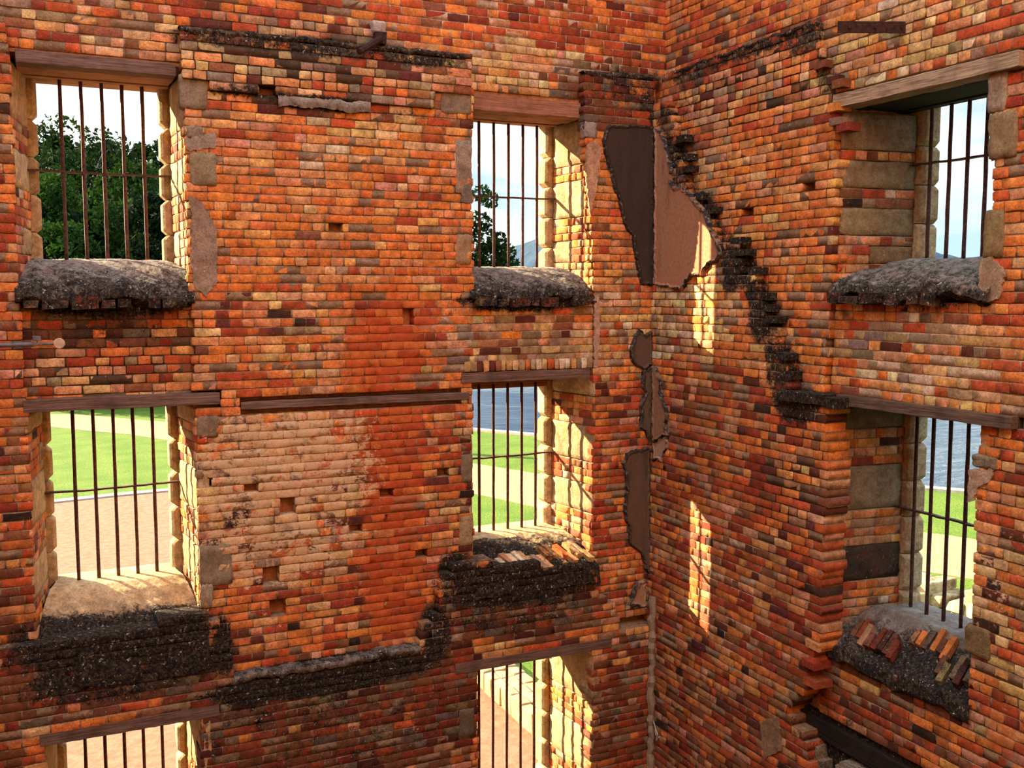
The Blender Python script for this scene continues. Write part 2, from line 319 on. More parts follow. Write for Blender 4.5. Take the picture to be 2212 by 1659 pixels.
def lay(mb, fr, poly, t, tb, holes=(), pick=None, kf=None, mort=(.30, .19, .105), z0=None, z1=None, tooth=.018, light=None, darkm=None, lo=False, dep=1., seed=0, ex=(True, True)):
    zs = [p[1] for p in poly]; lo_z, hi_z = min(zs), max(zs); k0 = math.floor(lo_z/CH); k1 = math.ceil(hi_z/CH)
    kf = kf or maskfun(fr); pick = pick or FIELDS[id(fr)][3].pick
    for k in range(k0, k1+1):
        zc = (k+.5)*CH; za = k*CH; iv = scan(poly, zc)
        for (a, b, c, d) in holes:
            if c < zc < d: iv = cut(iv, a, b)
        stret = rng.random()
        for (p, q) in iv:
            if q-p < .03: continue
            p += rng.uniform(-tooth, tooth); q += rng.uniform(-tooth, tooth)
            # mortar bed in pieces so its colour and stain can vary along the wall
            npc = max(1, int((q-p)/.35)); e = np.linspace(p+.006, q-.006, npc+1)
            S0, V, Fq = e, [], []
            for x in e:
                tm = t+.0055+rng.uniform(-.003, .004)
                V += [(x, tm, za), (x, tm, za+CH), (x, tb, za), (x, tb, za+CH)]
            for i in range(npc):
                o = 4*i; Fq += [(o, o+4, o+5, o+1), (o+1, o+5, o+7, o+3), (o, o+2, o+6, o+4)]
            o = len(V); V += V[:4]+V[4*npc:4*npc+4]; Fq += [(o, o+1, o+3, o+2), (o+4, o+6, o+7, o+5)]
            V = np.array(V); mc = np.array([mort]*len(V), float)
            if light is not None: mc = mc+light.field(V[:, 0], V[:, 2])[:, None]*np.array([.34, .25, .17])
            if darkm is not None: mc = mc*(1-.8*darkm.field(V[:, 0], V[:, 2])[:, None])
            mb.add(fr.wa(V), Fq, mc, kf(V[:, 0], V[:, 2]))
            x = p-.004 if ex[0] else p
            first = True
            while x < q-.012:
                L = (.222 if rng.random() < (.75 if stret < .55 else .3) else .106)+rng.uniform(-.008, .008)
                if first: L *= rng.choice([1, .6, .85]); first = False
                e2 = min(x+L, q+.003)
                if q-e2 < .035: e2 = q+.003
                if e2-x > .028:
                    pal = pick((x+e2)/2, zc); dpt = rng.gauss(0, .0035)*dep+(rng.uniform(.01, .03) if rng.random() < .02 else 0)
                    endb = (x < p+.01 or e2 > q-.01) and tb-t > .03
                    brick(mb, fr, x, e2, za+JT/2+rng.uniform(-.002, .002), za+CH-JT/2+rng.uniform(-.002, .002), t+dpt, (tb-t-dpt) if endb else .024, brickcol(pal), kf, lo)
                x = e2+JT*rng.uniform(.8, 1.3)

def px(fr, L, t=0.): return [fr.uv(x, y, t) for x, y in L]

# ------------------------------------------------------------------ windows: real sizes read off the walls
# front opening (sf0,sf1), at the bars (sp0,sp1), outer opening (so0,so1), head z, sill z (outer), sill front z, depth of face
WINS = [
 dict(n=1, fr=FA, tf=.12, sf=(-.16, 1.215), so=(.045, 1.075), zt=1.895, zo=1.90, zs=.300, zf=-.09, where='top-left window'),
 dict(n=2, fr=FA, tf=0., sf=(-.14, 1.235), so=(.055, 1.068), zt=-1.01, zo=-1.06, zs=-2.695, zf=-3.22, where='left window of the middle storey'),
 dict(n=3, fr=FA, tf=-.12, sf=(-.12, 1.18), so=(.07, 1.06), zt=-3.885, zo=-3.92, zs=-6.35, zf=-6.55, where='bottom-left window'),
 dict(n=4, fr=FA, tf=.12, sf=(3.935, 5.335), so=(4.13, 5.165), zt=1.82, zo=1.86, zs=.272, zf=-.09, where='top window beside the corner pier'),
 dict(n=5, fr=FA, tf=0., sf=(3.93, 5.355), so=(4.13, 5.16), zt=-.915, zo=-1.07, zs=-2.66, zf=-2.98, where='middle-storey window beside the corner pier'),
 dict(n=6, fr=FA, tf=-.12, sf=(3.92, 5.29), so=(4.12, 5.145), zt=-3.875, zo=-3.90, zs=-6.35, zf=-6.55, where='bottom window beside the corner pier'),
 dict(n=7, fr=FB, tf=.06, sf=(-6.64, -5.12), so=(-6.44, -5.30), zt=1.555, zo=1.62, zs=.285, zf=-.05, where='top window of the right-hand wall'),
 dict(n=8, fr=FB, tf=.06, sf=(-6.64, -5.14), so=(-6.46, -5.30), zt=-.965, zo=-1.0, zs=-2.82, zf=-3.16, where='lower window of the right-hand wall'),
]
TP, TQ, TO = .75, .80, 1.02
for w in WINS:
    w['sp'] = (w['so'][0]-.085, w['so'][1]+.09)

# ------------------------------------------------------------------ WALL A (the left, facing wall)
def core(mb, fr, s0, s1, z0, z1, t0, t1, rects, c=(.5, .2, .08)):
    ss = sorted({s0, s1, *[r[0] for r in rects], *[r[1] for r in rects]}); zz = sorted({z0, z1, *[r[2] for r in rects], *[r[3] for r in rects]})
    for a, b in zip(ss, ss[1:]):
        run = None
        for c0, d0 in zip(zz, zz[1:]):
            m1, m2 = (a+b)/2, (c0+d0)/2
            inside = any(r[0] < m1 < r[1] and r[2] < m2 < r[3] for r in rects)
            if not inside: run = (run[0], d0) if run else (c0, d0)
            if (inside or d0 == zz[-1]) and run: mb.box(fr, a, b, t0, t1, run[0], run[1], c); run = None
FLOOR = -7.0
def winrect(w, pad=0): return (w['sf'][0]-pad, w['sf'][1]+pad, w['zf'], w['zt']+.0)
A = MB(); XR = 6.29
core(A, FA, -4.5, XR+1.0, FLOOR, 9., .135, TO-.02, [(w['sf'][0]-.0, w['sf'][1]+.0, w['zf']-.15, max(w['zt'], w['zo'])+.08) for w in WINS if w['fr'] is FA])
hA = [winrect(w) for w in WINS if w['fr'] is FA]
putA = [FA.uv(x, y)+(a, b) for x, y, a, b in [(725, 497, .11, .10), (930, 613, .10, .075), (882, 683, .12, .10), (620, 1092, .15, .12), (835, 1066, .13, .08), (587, 1245, .15, .12), (602, 1313, .16, .13), (540, 1054, .14, .07), (957, 1020, .14, .09), (442, 1050, .12, .09), (912, 1192, .12, .08), (768, 1143, .13, .08), (846, 578, .10, .05), (577, 198, .15, .08), (470, 1160, .0, .0)]]
putA = [(s-a/2, s+a/2, z-b/2, z+b/2) for s, z, a, b in putA if a]
kw = dict(light=LIGHT_A, darkm=DARK_A)
# upper set-back wall and the bays
lay(A, FA, [(-1.6, 2.0), (XR, 2.0), (XR, 3.75), (-1.6, 3.75)], .12, .14, holes=[(3.94, 3.941, 0, 0), (1.19, 3.93, 1.9, 2.27), (5.25, XR, 1.9, 2.27), (-1.6, -.16, 1.9, 2.2)], **kw)
lay(A, FA, [(-.16, -.93), (1.26, -.93), (1.26, -.02), (-.16, -.02)], .10, .14, tooth=.005, **kw)
lay(A, FA, [(3.93, -.82), (5.35, -.82), (5.35, -.02), (3.93, -.02)], .03, .14, tooth=.005, **kw)
# piers
lay(A, FA, [(-1.6, FLOOR), (-.16, FLOOR), (-.15, -2.9), (-.14, -1.4), (-.16, 2.2), (-1.6, 2.2)], 0, .14, **kw)
mid = [(1.21, -3.7), (1.22, -2.6), (1.235, -.92), (1.20, -.85), (1.24, -.3), (1.21, 0), (1.20, 2.28), (3.94, 2.28), (3.935, 0), (3.935, -.8), (3.8, -.82), (3.93, -.95), (3.93, -3.7)]
lay(A, FA, mid, 0, .14, holes=putA+[(1.62, 3.83, -1.09, -.995), (-.2, 1.45, -1.02, -.9)], **kw)
lay(A, FA, [(5.34, -3.6), (5.355, -1), (5.34, .2), (5.27, 1.2), (5.21, 1.8), (5.21, 2.28), (6.07, 2.28), (6.07, -3.6)], 0, .14, holes=[], **kw)
# brick course of the relieving heads over the middle window, laid upright
lay(A, FA, px(FA, [(392, 66), (1018, 126), (1020, 200), (945, 200), (930, 235), (820, 220), (470, 190), (395, 160)], -.04), -.04, .0, tooth=.01, holes=[(h[0], h[1], h[2], h[3]) for h in putA], **kw)
# thick ground-storey wall with its stepped broken top
a2 = px(FA, [(-160, 1395), (60, 1395), (440, 1330), (470, 1335), (480, 1395), (500, 1405), (503, 1474), (910, 1405), (912, 1345), (945, 1330), (955, 1250), (990, 1215), (1285, 1225), (1290, 1285), (1330, 1308), (1340, 1362), (1402, 1350)], -.12)
sC = FA.uv(1402, 1350, -.12)[0]
a2 = a2+[(6.07, a2[-1][1]), (6.07, FLOOR), (a2[0][0], FLOOR)]
lay(A, FA, a2, -.12, .14, holes=[winrect(w) for w in WINS if w['n'] in (3, 6)]+[(-.16, 1.35, -3.89, -3.775), (3.68, 5.54, -3.88, -3.776)], **kw)
# soldier course of brick ends over the middle lintel
s = 3.84
while s < 5.27:
    wd = rng.uniform(.058, .078); brick(A, FA, s, s+wd-.008, -.805, -.70, -.012+rng.uniform(-.004, .004), .06, brickcol(rng.choice(['yellow', 'patch', 'patch', 'darkmix'])), maskfun(FA)); s += wd
# ledge coping bricks on the broken tops
def ledge_stones(mb, fr, pts, t0, t1, h, c, k, step=.2):
    """rough crumbling coping along a broken wall top"""
    for (x0, y0), (x1, y1) in zip(pts, pts[1:]):
        a = fr.uv(x0, y0, t0); b = fr.uv(x1, y1, t0); n = max(3, int(abs(b[0]-a[0])/.022)); prof = [(t1, .45), (t0+.08, .5), (t0+.03, .5), (t0, .38), (t0-.012, .1), (t0-.012, -.25), (t0+.002, -.6)]
        V = []; low = nrg.normal(0, .011, n//5+3)
        for i in range(n+1):
            u = i/n; z = a[1]+(b[1]-a[1])*u; lw = float(np.interp(i/5, range(len(low)), low))
            for (t, q) in prof: V.append((a[0]+(b[0]-a[0])*u, t+rng.gauss(0, .004)+lw*.7, z+q*h+lw+rng.gauss(0, .004)))
        m_ = len(prof); F = [(i*m_+q, i*m_+q+1, (i+1)*m_+q+1, (i+1)*m_+q) for i in range(n) for q in range(m_-1)]
        mb.add(fr.wa(V), F, c, k)
ledge_stones(A, FA, [(503, 1470), (910, 1400)], -.12, .12, .06, (.24, .21, .16), (.52, 0, 0), .3)
ledge_stones(A, FA, [(388, 62), (1020, 122)], -.04, .13, .05, (.2, .14, .08), (.62, 0, 0))
ledge_stones(A, FA, [(1262, 158), (1425, 168)], 0, .13, .05, (.2, .14, .08), (.6, 0, 0))
ledge_stones(A, FA, [(600, 212), (800, 228)], -.03, .03, .10, (.30, .26, .20), (.4, 0, 0), .3)
wall_left = A.build('wall_left', M_BR, smooth=True); tag(wall_left, 'tall weathered orange brick wall facing the viewer, pierced by six barred windows', kind='structure')

# ------------------------------------------------------------------ WALL B (the right-hand wall)
Bm = MB()
core(Bm, FB, -9.55, 5.0, FLOOR, 6.4, .13, TO-.02, [(w['sf'][0], w['sf'][1], w['zf']-.15, max(w['zt'], w['zo'])+.08) for w in WINS if w['fr'] is FB])
hB = [winrect(w) for w in WINS if w['fr'] is FB]
kw = dict(light=LIGHT_B, darkm=DARK_B)
lay(Bm, FB, [(-9.45, 2.1), (-3.2, 2.1), (-3.2, 3.75), (-9.45, 3.75)], .11, .135, holes=[(-9.45, -6.95, 2.0, 2.27), (-7.0, -3.2, 2.0, 2.2)], **kw)
edgeR = -6.64
putB = [FB.uv(x, y)+(a, b) for x, y, a, b in [(1663, 405, .16, .08), (1745, 410, .18, .07), (1617, 466, .20, .08), (1676, 695, .14, .13)]]
putB = [(s-a/2, s+a/2, z-b/2, z+b/2) for s, z, a, b in putB]
b1 = px(FB, [(1425, 175), (1440, 163), (1740, 57), (1768, 70), (1772, 150), (1795, 165), (1800, 215)])
b1 = [(-9.42, b1[0][1]-.0)]+b1[1:]+[(edgeR-.05, 1.62), (edgeR-.02, 1.45), (edgeR-.06, 1.2), (edgeR, 1.1), (edgeR, .5), (edgeR-.03, 0), (-6.72, -.9), (-9.42, -.95)]
lay(Bm, FB, b1, 0, .135, holes=putB, tooth=.024, **kw)
# bay and right pier
lay(Bm, FB, [(-6.74, FLOOR), (-3.2, FLOOR), (-3.2, 2.3), (-6.95, 2.3), (-6.95, 1.66), (-6.66, 1.56)], .06, .135, holes=hB+[(-6.72, -4.86, 1.545, 1.672), (-6.72, -4.80, -.975, -.89), (-7., -5.0, -4.35, -3.80)], **kw)
# thick lower-left layer with the stepped diagonal edge
b2 = px(FB, [(1436, 215), (1452, 250), (1460, 340), (1472, 350), (1480, 400), (1500, 440), (1530, 480), (1545, 520), (1585, 540), (1600, 585), (1630, 600), (1648, 680), (1672, 705), (1680, 760), (1700, 775), (1705, 850), (1745, 848), (1790, 868)], -.11)
b2 = b2+px(FB, [(1782, 900), (1788, 1010), (1784, 1100), (1778, 1250), (1768, 1400), (1752, 1440), (1742, 1480), (1712, 1518), (1700, 1545), (1745, 1600), (1745, 1800)], -.11)
b2 = [(-9.42, b2[0][1])]+b2+[(b2[-1][0], FLOOR), (-9.42, FLOOR)]
lay(Bm, FB, b2, -.11, .135, tooth=.03, **kw)
# broken brick ends sticking out of the stepped edge and of the jambs
def loose(mb, fr, L, t0, t1, jit=.02, pals=('dim', 'dim', 'lowred'), k=(.3, 0, 0), w=.15, h=.066):
    for x, y in L:
        s, z = fr.uv(x, y, t0); c = brickcol(rng.choice(pals))
        mb.box(fr, s-w/2, s+w/2, t0+rng.uniform(-jit, jit), t1, z-h/2, z+h/2, c, k, j=.006)
loose(Bm, FB, [(1470, 300), (1478, 340), (1480, 365), (1500, 425), (1530, 455), (1590, 520), (1600, 545), (1628, 585), (1646, 640), (1650, 665), (1668, 690), (1690, 770), (1698, 810)], -.12, .1, k=(.75, 0, 0))
loose(Bm, FB, [(1755, 1395), (1748, 1435), (1752, 1475)], -.13, .05, pals=('lowred',), k=(0, 0, 0), w=.16)
loose(Bm, FB, [(1800, 232), (1806, 262), (1822, 275), (1770, 140), (1795, 172), (1810, 180)], -.03, .1, k=(.15, 0, 0), w=.13)
loose(Bm, FB, [(1782, 870), (1755, 862), (1730, 858), (1700, 855)], -.15, .05, k=(.75, 0, 0), w=.26, h=.09)
ledge_stones(Bm, FB, [(1448, 160), (1738, 56)], -.0, .12, .04, (.2, .14, .08), (.7, 0, 0))
# blocked ground-storey opening below the dark beam: mossy rubble
for i in range(26):
    s = rng.uniform(-6.95, -5.2); z = -4.12-(i % 6)*.14+rng.uniform(-.03, .03); ww = rng.uniform(.14, .3)
    Bm.box(FB, s-ww/2, s+ww/2, -.05+rng.uniform(-.03, .05), .13, z-.07, z+.06, (.33, .27, .17), (.45, 0, 0), j=.02)
Bm.box(FB, -7.0, -5.0, .1, .13, -4.5, -3.8, (.05, .03, .02), (.7, 0, 0))  # near-black backing with the recess's shade put into its colour
wall_right = Bm.build('wall_right', M_BR, smooth=True); tag(wall_right, 'brick wall on the right with a stepped broken edge and two barred windows', kind='structure')

# ------------------------------------------------------------------ render patches left in the corner (thick slabs with broken rims)
def slab(name, fr, pts, t, th, col, moss, parent, rim=.035):
    P = px(fr, pts, t); out = []
    for (a, b), (c, d) in zip(P, P[1:]+P[:1]):
        L = math.hypot(c-a, d-b); n = max(1, int(L/.035))
        for i in range(n): out.append((a+(c-a)*i/n, b+(d-b)*i/n))
    out = np.array(out)
    ar = .5*np.sum(out[:, 0]*np.roll(out[:, 1], -1)-np.roll(out[:, 0], -1)*out[:, 1])
    if ar < 0: out = out[::-1]
    nxt = np.roll(out, -1, 0)-np.roll(out, 1, 0); nn = np.stack([nxt[:, 1], -nxt[:, 0]], 1); nn /= np.linalg.norm(nn, axis=1)[:, None]+1e-9
    out = out+nn*nrg.uniform(-.012, .012, (len(out), 1)); n = len(out)
    rings = [(.012, th+.02, 1.), (.0, -.002, 1.), (-.012, -.010, 1.), (-rim, .004, .35)]
    m = MB(); V = []; K = []
    for off, dt, kk in rings:
        q = out+nn*off+nrg.uniform(-.004, .004, out.shape)*(kk > .5)
        for a, b in q: V.append((a, t+dt+(rng.uniform(-.004, .004) if kk > .5 else 0), b)); K.append((moss, kk*rng.uniform(.55, 1), 0))
    F = []
    for r in range(len(rings)-1):
        for i in range(n): F.append((r*n+i, r*n+(i+1) % n, (r+1)*n+(i+1) % n, (r+1)*n+i))
    import mathutils
    last = [Vector((V[3*n+i][0], V[3*n+i][2], 0)) for i in range(n)]
    for tri in mathutils.geometry.tessellate_polygon([last]): F.append(tuple(3*n+i for i in tri))
    K = np.array(K)
    K[3*n:, 1] = .0; K[3*n:, 0] = moss
    m.add(fr.wa(V), F, col, K); return m.build(name, M_PLAS, parent)
def zc(ox, oy, sc, L): return [(ox+x/sc, oy+y/sc) for x, y in L]
slab('render_patch', FA, [(1308, 285), (1318, 272), (1380, 268), (1413, 274), (1413, 616), (1388, 614), (1378, 570), (1368, 510), (1350, 480), (1340, 440), (1318, 360), (1306, 320)], -.03, .03, (.055, .033, .02), .5, wall_left)
slab('render_patch', FB, zc(1250, 200, 2.37, [(388, 175), (415, 200), (432, 245), (455, 330), (470, 400), (465, 440), (480, 490), (515, 480), (560, 520), (600, 570), (645, 620), (665, 680), (700, 760), (722, 830), (700, 862), (660, 872), (625, 935), (575, 930), (520, 1012), (440, 992), (386, 984)]), -.14, .03, (.42, .20, .10), .02, wall_right)
slab('render_patch', FA, zc(1250, 600, 2.764, [(441, 318), (405, 345), (365, 312), (325, 375), (314, 430), (322, 490), (350, 528), (395, 545), (440, 515)]), -.03, .03, (.12, .075, .045), .2, wall_left)
slab('render_patch', FA, zc(1250, 600, 2.764, [(440, 525), (392, 552), (384, 660), (402, 690), (374, 770), (376, 890), (412, 930), (428, 990), (436, 990)]), -.03, .03, (.14, .09, .05), .15, wall_left)
slab('render_patch', FB, zc(1250, 600, 2.764, [(440, 520), (458, 560), (482, 620), (486, 690), (500, 745), (530, 815), (512, 870), (524, 940), (480, 955), (438, 985)]), -.14, .03, (.30, .16, .08), .05, wall_right)
slab('render_patch', FB, zc(1250, 600, 2.764, [(440, 990), (480, 962), (526, 945), (524, 1010), (490, 1092), (455, 1080), (440, 1100)]), -.128, .02, (.42, .27, .16), -.1, wall_right)
slab('render_patch', FA, zc(1250, 600, 2.764, [(428, 1020), (340, 1030), (288, 1050), (270, 1110), (290, 1180), (290, 1270), (280, 1340), (277, 1420), (305, 1480), (300, 1560), (330, 1610), (385, 1660), (405, 1750), (428, 1770)]), -.03, .03, (.13, .08, .045), .15, wall_left)
slab('render_patch', FA, zc(1250, 1100, 2.968, [(436, 455), (405, 460), (370, 510), (345, 560), (330, 615), (420, 625), (436, 620)]), -.145, .025, (.38, .22, .12), -.1, wall_left)
# crumbled mortar fillet running down the corner
m = MB(); pts = []
for y in np.arange(1290, 1900, 12):
    s, z = FA.uv(1399, float(y), -.12); pts.append((6.03+rng.uniform(-.012, .012), 9.15+rng.uniform(-.012, .012), z))
m.tube(pts, [rng.uniform(.03, .055) for _ in pts], 7); m.c = [np.broadcast_to((.34, .24, .15), x.shape) for x in m.v]; m.k = [np.broadcast_to((-.2, .0, 0), x.shape) for x in m.v]
m.build('mortar_fillet', M_PLAS, wall_left)
m = MB()
for L in ([(1404, 1412), (1395, 1425), (1400, 1445), (1398, 1475)], [(1400, 1510), (1402, 1540), (1408, 1560), (1416, 1585), (1414, 1600), (1420, 1592)], [(1398, 1538), (1410, 1565), (1413, 1588)]):
    m.tube([FB.w(*(lambda q: (q[0], -.125, q[1]))(FB.uv(x+4, y, -.125))) for x, y in L], .008, 5, (.7, .66, .55))
m.build('lime_flakes', M_BR, wall_right)

# ------------------------------------------------------------------ window surrounds, sills, lintels, grilles
STONE = [(.55, .40, .20), (.50, .35, .17), (.60, .46, .25), (.42, .30, .15), (.56, .38, .19)]
def stonebox(fr, p, c, k=(.05, 0, 0)):
    """p: 8 corners ordered s,t,z bits; built subdivided with worn faces"""
    m = MB(); p = np.array(p, float).reshape(2, 2, 2, 3); n = 7
    def face(a, b, c0, d):
        V = []; F = []
        for i in range(n):
            for j in range(n):
                u, v = i/(n-1), j/(n-1); q = a*(1-u)*(1-v)+b*u*(1-v)+c0*u*v+d*(1-u)*v
                e = (i in (0, n-1))+(j in (0, n-1)); V.append(q)
        for i in range(n-1):
            for j in range(n-1): F.append((i*n+j, (i+1)*n+j, (i+1)*n+j+1, i*n+j+1))
        return V, F
    for idx in (((0,0,0),(1,0,0),(1,0,1),(0,0,1)), ((0,1,0),(1,1,0),(1,1,1),(0,1,1)), ((0,0,0),(0,1,0),(0,1,1),(0,0,1)), ((1,0,0),(1,1,0),(1,1,1),(1,0,1)), ((0,0,0),(1,0,0),(1,1,0),(0,1,0)), ((0,0,1),(1,0,1),(1,1,1),(0,1,1))):
        V, F = face(*[p[i] for i in idx]); m.add(V, F, c, k)
    # weld + wear, in local coordinates, then to world
    V = np.concatenate(m.v); key = np.round(V, 4); uq, inv = np.unique(key, axis=0, return_inverse=True); inv = inv.ravel()
    ctr = uq.mean(0); U = uq.copy(); cnt = np.zeros(len(U))
    lo, hi = p.reshape(-1, 3).min(0), p.reshape(-1, 3).max(0)
    ext = ((np.abs(U-lo) < .012) | (np.abs(U-hi) < .012)).sum(1)
    d = ctr-U; d /= np.linalg.norm(d, axis=1)[:, None]+1e-9
    U = U+d*np.where(ext >= 3, .018, np.where(ext == 2, .009, 0))[:, None]+nrg.normal(0, .0035, U.shape)
    F = [tuple(inv[i] for i in q) for q in m.f]
    o = MB(); o.add(fr.wa(U), F, c, k); return o
def reveal_frame(fr, side, s_front, s_back, tf):
    # frame lying in the plane of a window cheek
    P0 = np.array(fr.w(s_front, tf, 0)); P1 = np.array(fr.w(s_back, TP+.05, 0)); L = np.linalg.norm(P1-P0)
    if side > 0: es = (P0-P1)/L; O = P1        # right cheek: runs outward->inward, left to right
    else: es = (P1-P0)/L; O = P0
    et = np.cross((0, 0, 1.), es)              # into the masonry
    return Frame(O, es, et), L
CHEEK = {   # stones in the right (+) and left (-) cheek: z intervals measured down from the head, fraction of height
 'a': [(0, .27, 1), (.40, .62, 1), (.80, .93, .55)],
 'b': [(0, .12, 1), (.30, .52, 1), (.68, .86, 1)],
 'c': [(0.02, .24, 1), (.30, .50, 1), (.62, .80, 1), (.86, 1., .6)]}
def cheek(w, side, key, par, kb, stcol=None):
    fr = w['fr']; i = 1 if side > 0 else 0; tf = w['tf']
    f, L = reveal_frame(fr, side, w['sf'][i], w['sp'][i], tf)
    H = w['zt']-w['zf']; z1 = w['zt']; rects = []
    for q, (a, b, wd) in enumerate(CHEEK[key]):
        za, zb = z1-b*(H-.3), z1-a*(H-.3)
        za = round(za/CH)*CH; zb = round(zb/CH)*CH
        if side > 0: sa, sb = L*(1-wd) if wd < 1 else 0, L
        else: sa, sb = 0, L*wd
        if wd < 1: sa, sb = (0, L*wd) if side > 0 else (L*(1-wd), L)
        rects.append((sa, sb, za, zb))
        c = stcol[q] if stcol else rng.choice(STONE)
        k = kb
        if isinstance(c, tuple) and len(c) == 4: k = (c[3], 0, 0); c = c[:3]
        sb_ = stonebox(f, [(x, y, z) for x in (sa+.006, sb+(.02 if 0 else -.002)) for y in (rng.uniform(-.006, .006), .10) for z in (za+.006, zb-.004)], c, k)
        sb_.build('cheek_stone', M_BR, par, smooth=True)
    m = MB(); lay(m, f, [(0, w['zf']-.1), (L, w['zf']-.1), (L, z1), (0, z1)], 0, .09, holes=rects, pick=lambda s, z: rng.choice(['lowred', 'mixed', 'pinkl', 'base']), kf=maskconst(kb), tooth=.0, mort=(.42, .30, .18))
    m.build('cheek_brickwork', M_BR, par, smooth=True)
def jamb(w, side, par, kb):
    fr = w['fr']; i = 1 if side > 0 else 0; e = w['so'][i]; far = w['sf'][i]+side*.03
    z = w['zs']-.12; top = w['zo']+.14; hh = .335; c_ = .045
    zz = [z]; 
    k = w['zo']-.02
    marks = []
    while k > z: marks.append(k); k -= hh
    marks = [z]+sorted(marks); marks[-1] = top
    for a, b in zip(marks, marks[1:]):
        if b-a < .06: continue
        ch = c_*rng.uniform(.8, 1.3); e_ = e+side*rng.uniform(0, .012)
        prof = [(far, a+.002), (far, b-.002), (e_+side*ch, b-.002), (e_, b-ch), (e_, a+ch), (e_+side*ch, a+.002)]
        V = []; 
        for t, ins in ((TQ, .03), (TQ+.035, 0), (TO-.03, 0), (TO, .03)):
            for (s, zz_) in prof:
                near = abs(s-far) > .01
                V.append((s+(side*ins if near else 0), t, zz_))
        F = []
        for r in range(3):
            for q in range(6): F.append((r*6+q, r*6+(q+1) % 6, (r+1)*6+(q+1) % 6, (r+1)*6+q))
        F += [tuple(range(6)), tuple(range(18, 24))]
        m = MB(); m.add(fr.wa(V), F, rng.choice(STONE), kb); m.build('jamb_stone', M_BR, par, bevel=.008)
def sill(w, par, prof, colf, kf, amp=.012, ends=(0, 0)):
    """worn masonry sill: profile of (t, z, moss) swept along the opening"""
    fr = w['fr']; ns = 90; m = MB()
    P = []
    for (a, b) in zip(prof, prof[1:]):
        n = max(2, int(math.hypot(b[0]-a[0], b[1]-a[1])/.018))
        for i in range(n): P.append(tuple(a[q]+(b[q]-a[q])*i/n for q in range(3)))
    P.append(prof[-1]); np_ = len(P); V = []; K = []; Cc = []
    ph = [rng.uniform(0, 6) for _ in range(8)]
    for j, (t, z, mo) in enumerate(P):
        g = min(1, max(0, (t-w['tf'])/(TP-w['tf'])))
        s0 = w['sf'][0]*(1-g)+w['so'][0]*g-.03+ends[0]*(1-g); s1 = w['sf'][1]*(1-g)+w['so'][1]*g+.03+ends[1]*(1-g)
        for i in range(ns):
            u = i/(ns-1); s = s0+(s1-s0)*u
            d = amp*(math.sin(7*s+ph[0]+9*t)+math.sin(19*s+ph[1])*.6+math.sin(31*s+17*t+ph[2])*.4)*mo*1.6+rng.gauss(0, .003)*(.4+mo)
            V.append((s, t-d*.6, z+d)); K.append(kf(u, j/np_, mo)); Cc.append(colf(u, mo))
    F = [(j*ns+i, j*ns+i+1, (j+1)*ns+i+1, (j+1)*ns+i) for j in range(np_-1) for i in range(ns-1)]
    n0 = len(V); zb = min(p[1] for p in prof)-.05
    m.add(fr.wa(V), F, np.array(Cc), np.array(K))
    o = m.build('sill', M_BR, par, smooth=True)
    return o
def rowelbrick(mb, fr, s, t, z, L, wd, th, tilt, skew, c, k):
    """brick lying on the slope of a sill, pointing up it"""
    p = np.array([(a, b, d) for a in (-wd/2, wd/2) for b in (-L/2, L/2) for d in (-th/2, th/2)])
    ct, st_ = math.cos(tilt), math.sin(tilt); q = p.copy(); q[:, 1] = p[:, 1]*ct-p[:, 2]*st_; q[:, 2] = p[:, 1]*st_+p[:, 2]*ct
    q[:, 0] += p[:, 1]*skew; q += np.array([s, t, z])+nrg.uniform(-.006, .006, q.shape)
    mb.add(fr.wa(q), [(0, 1, 5, 4), (2, 6, 7, 3), (0, 2, 3, 1), (4, 5, 7, 6), (0, 4, 6, 2), (1, 3, 7, 5)], c, k)

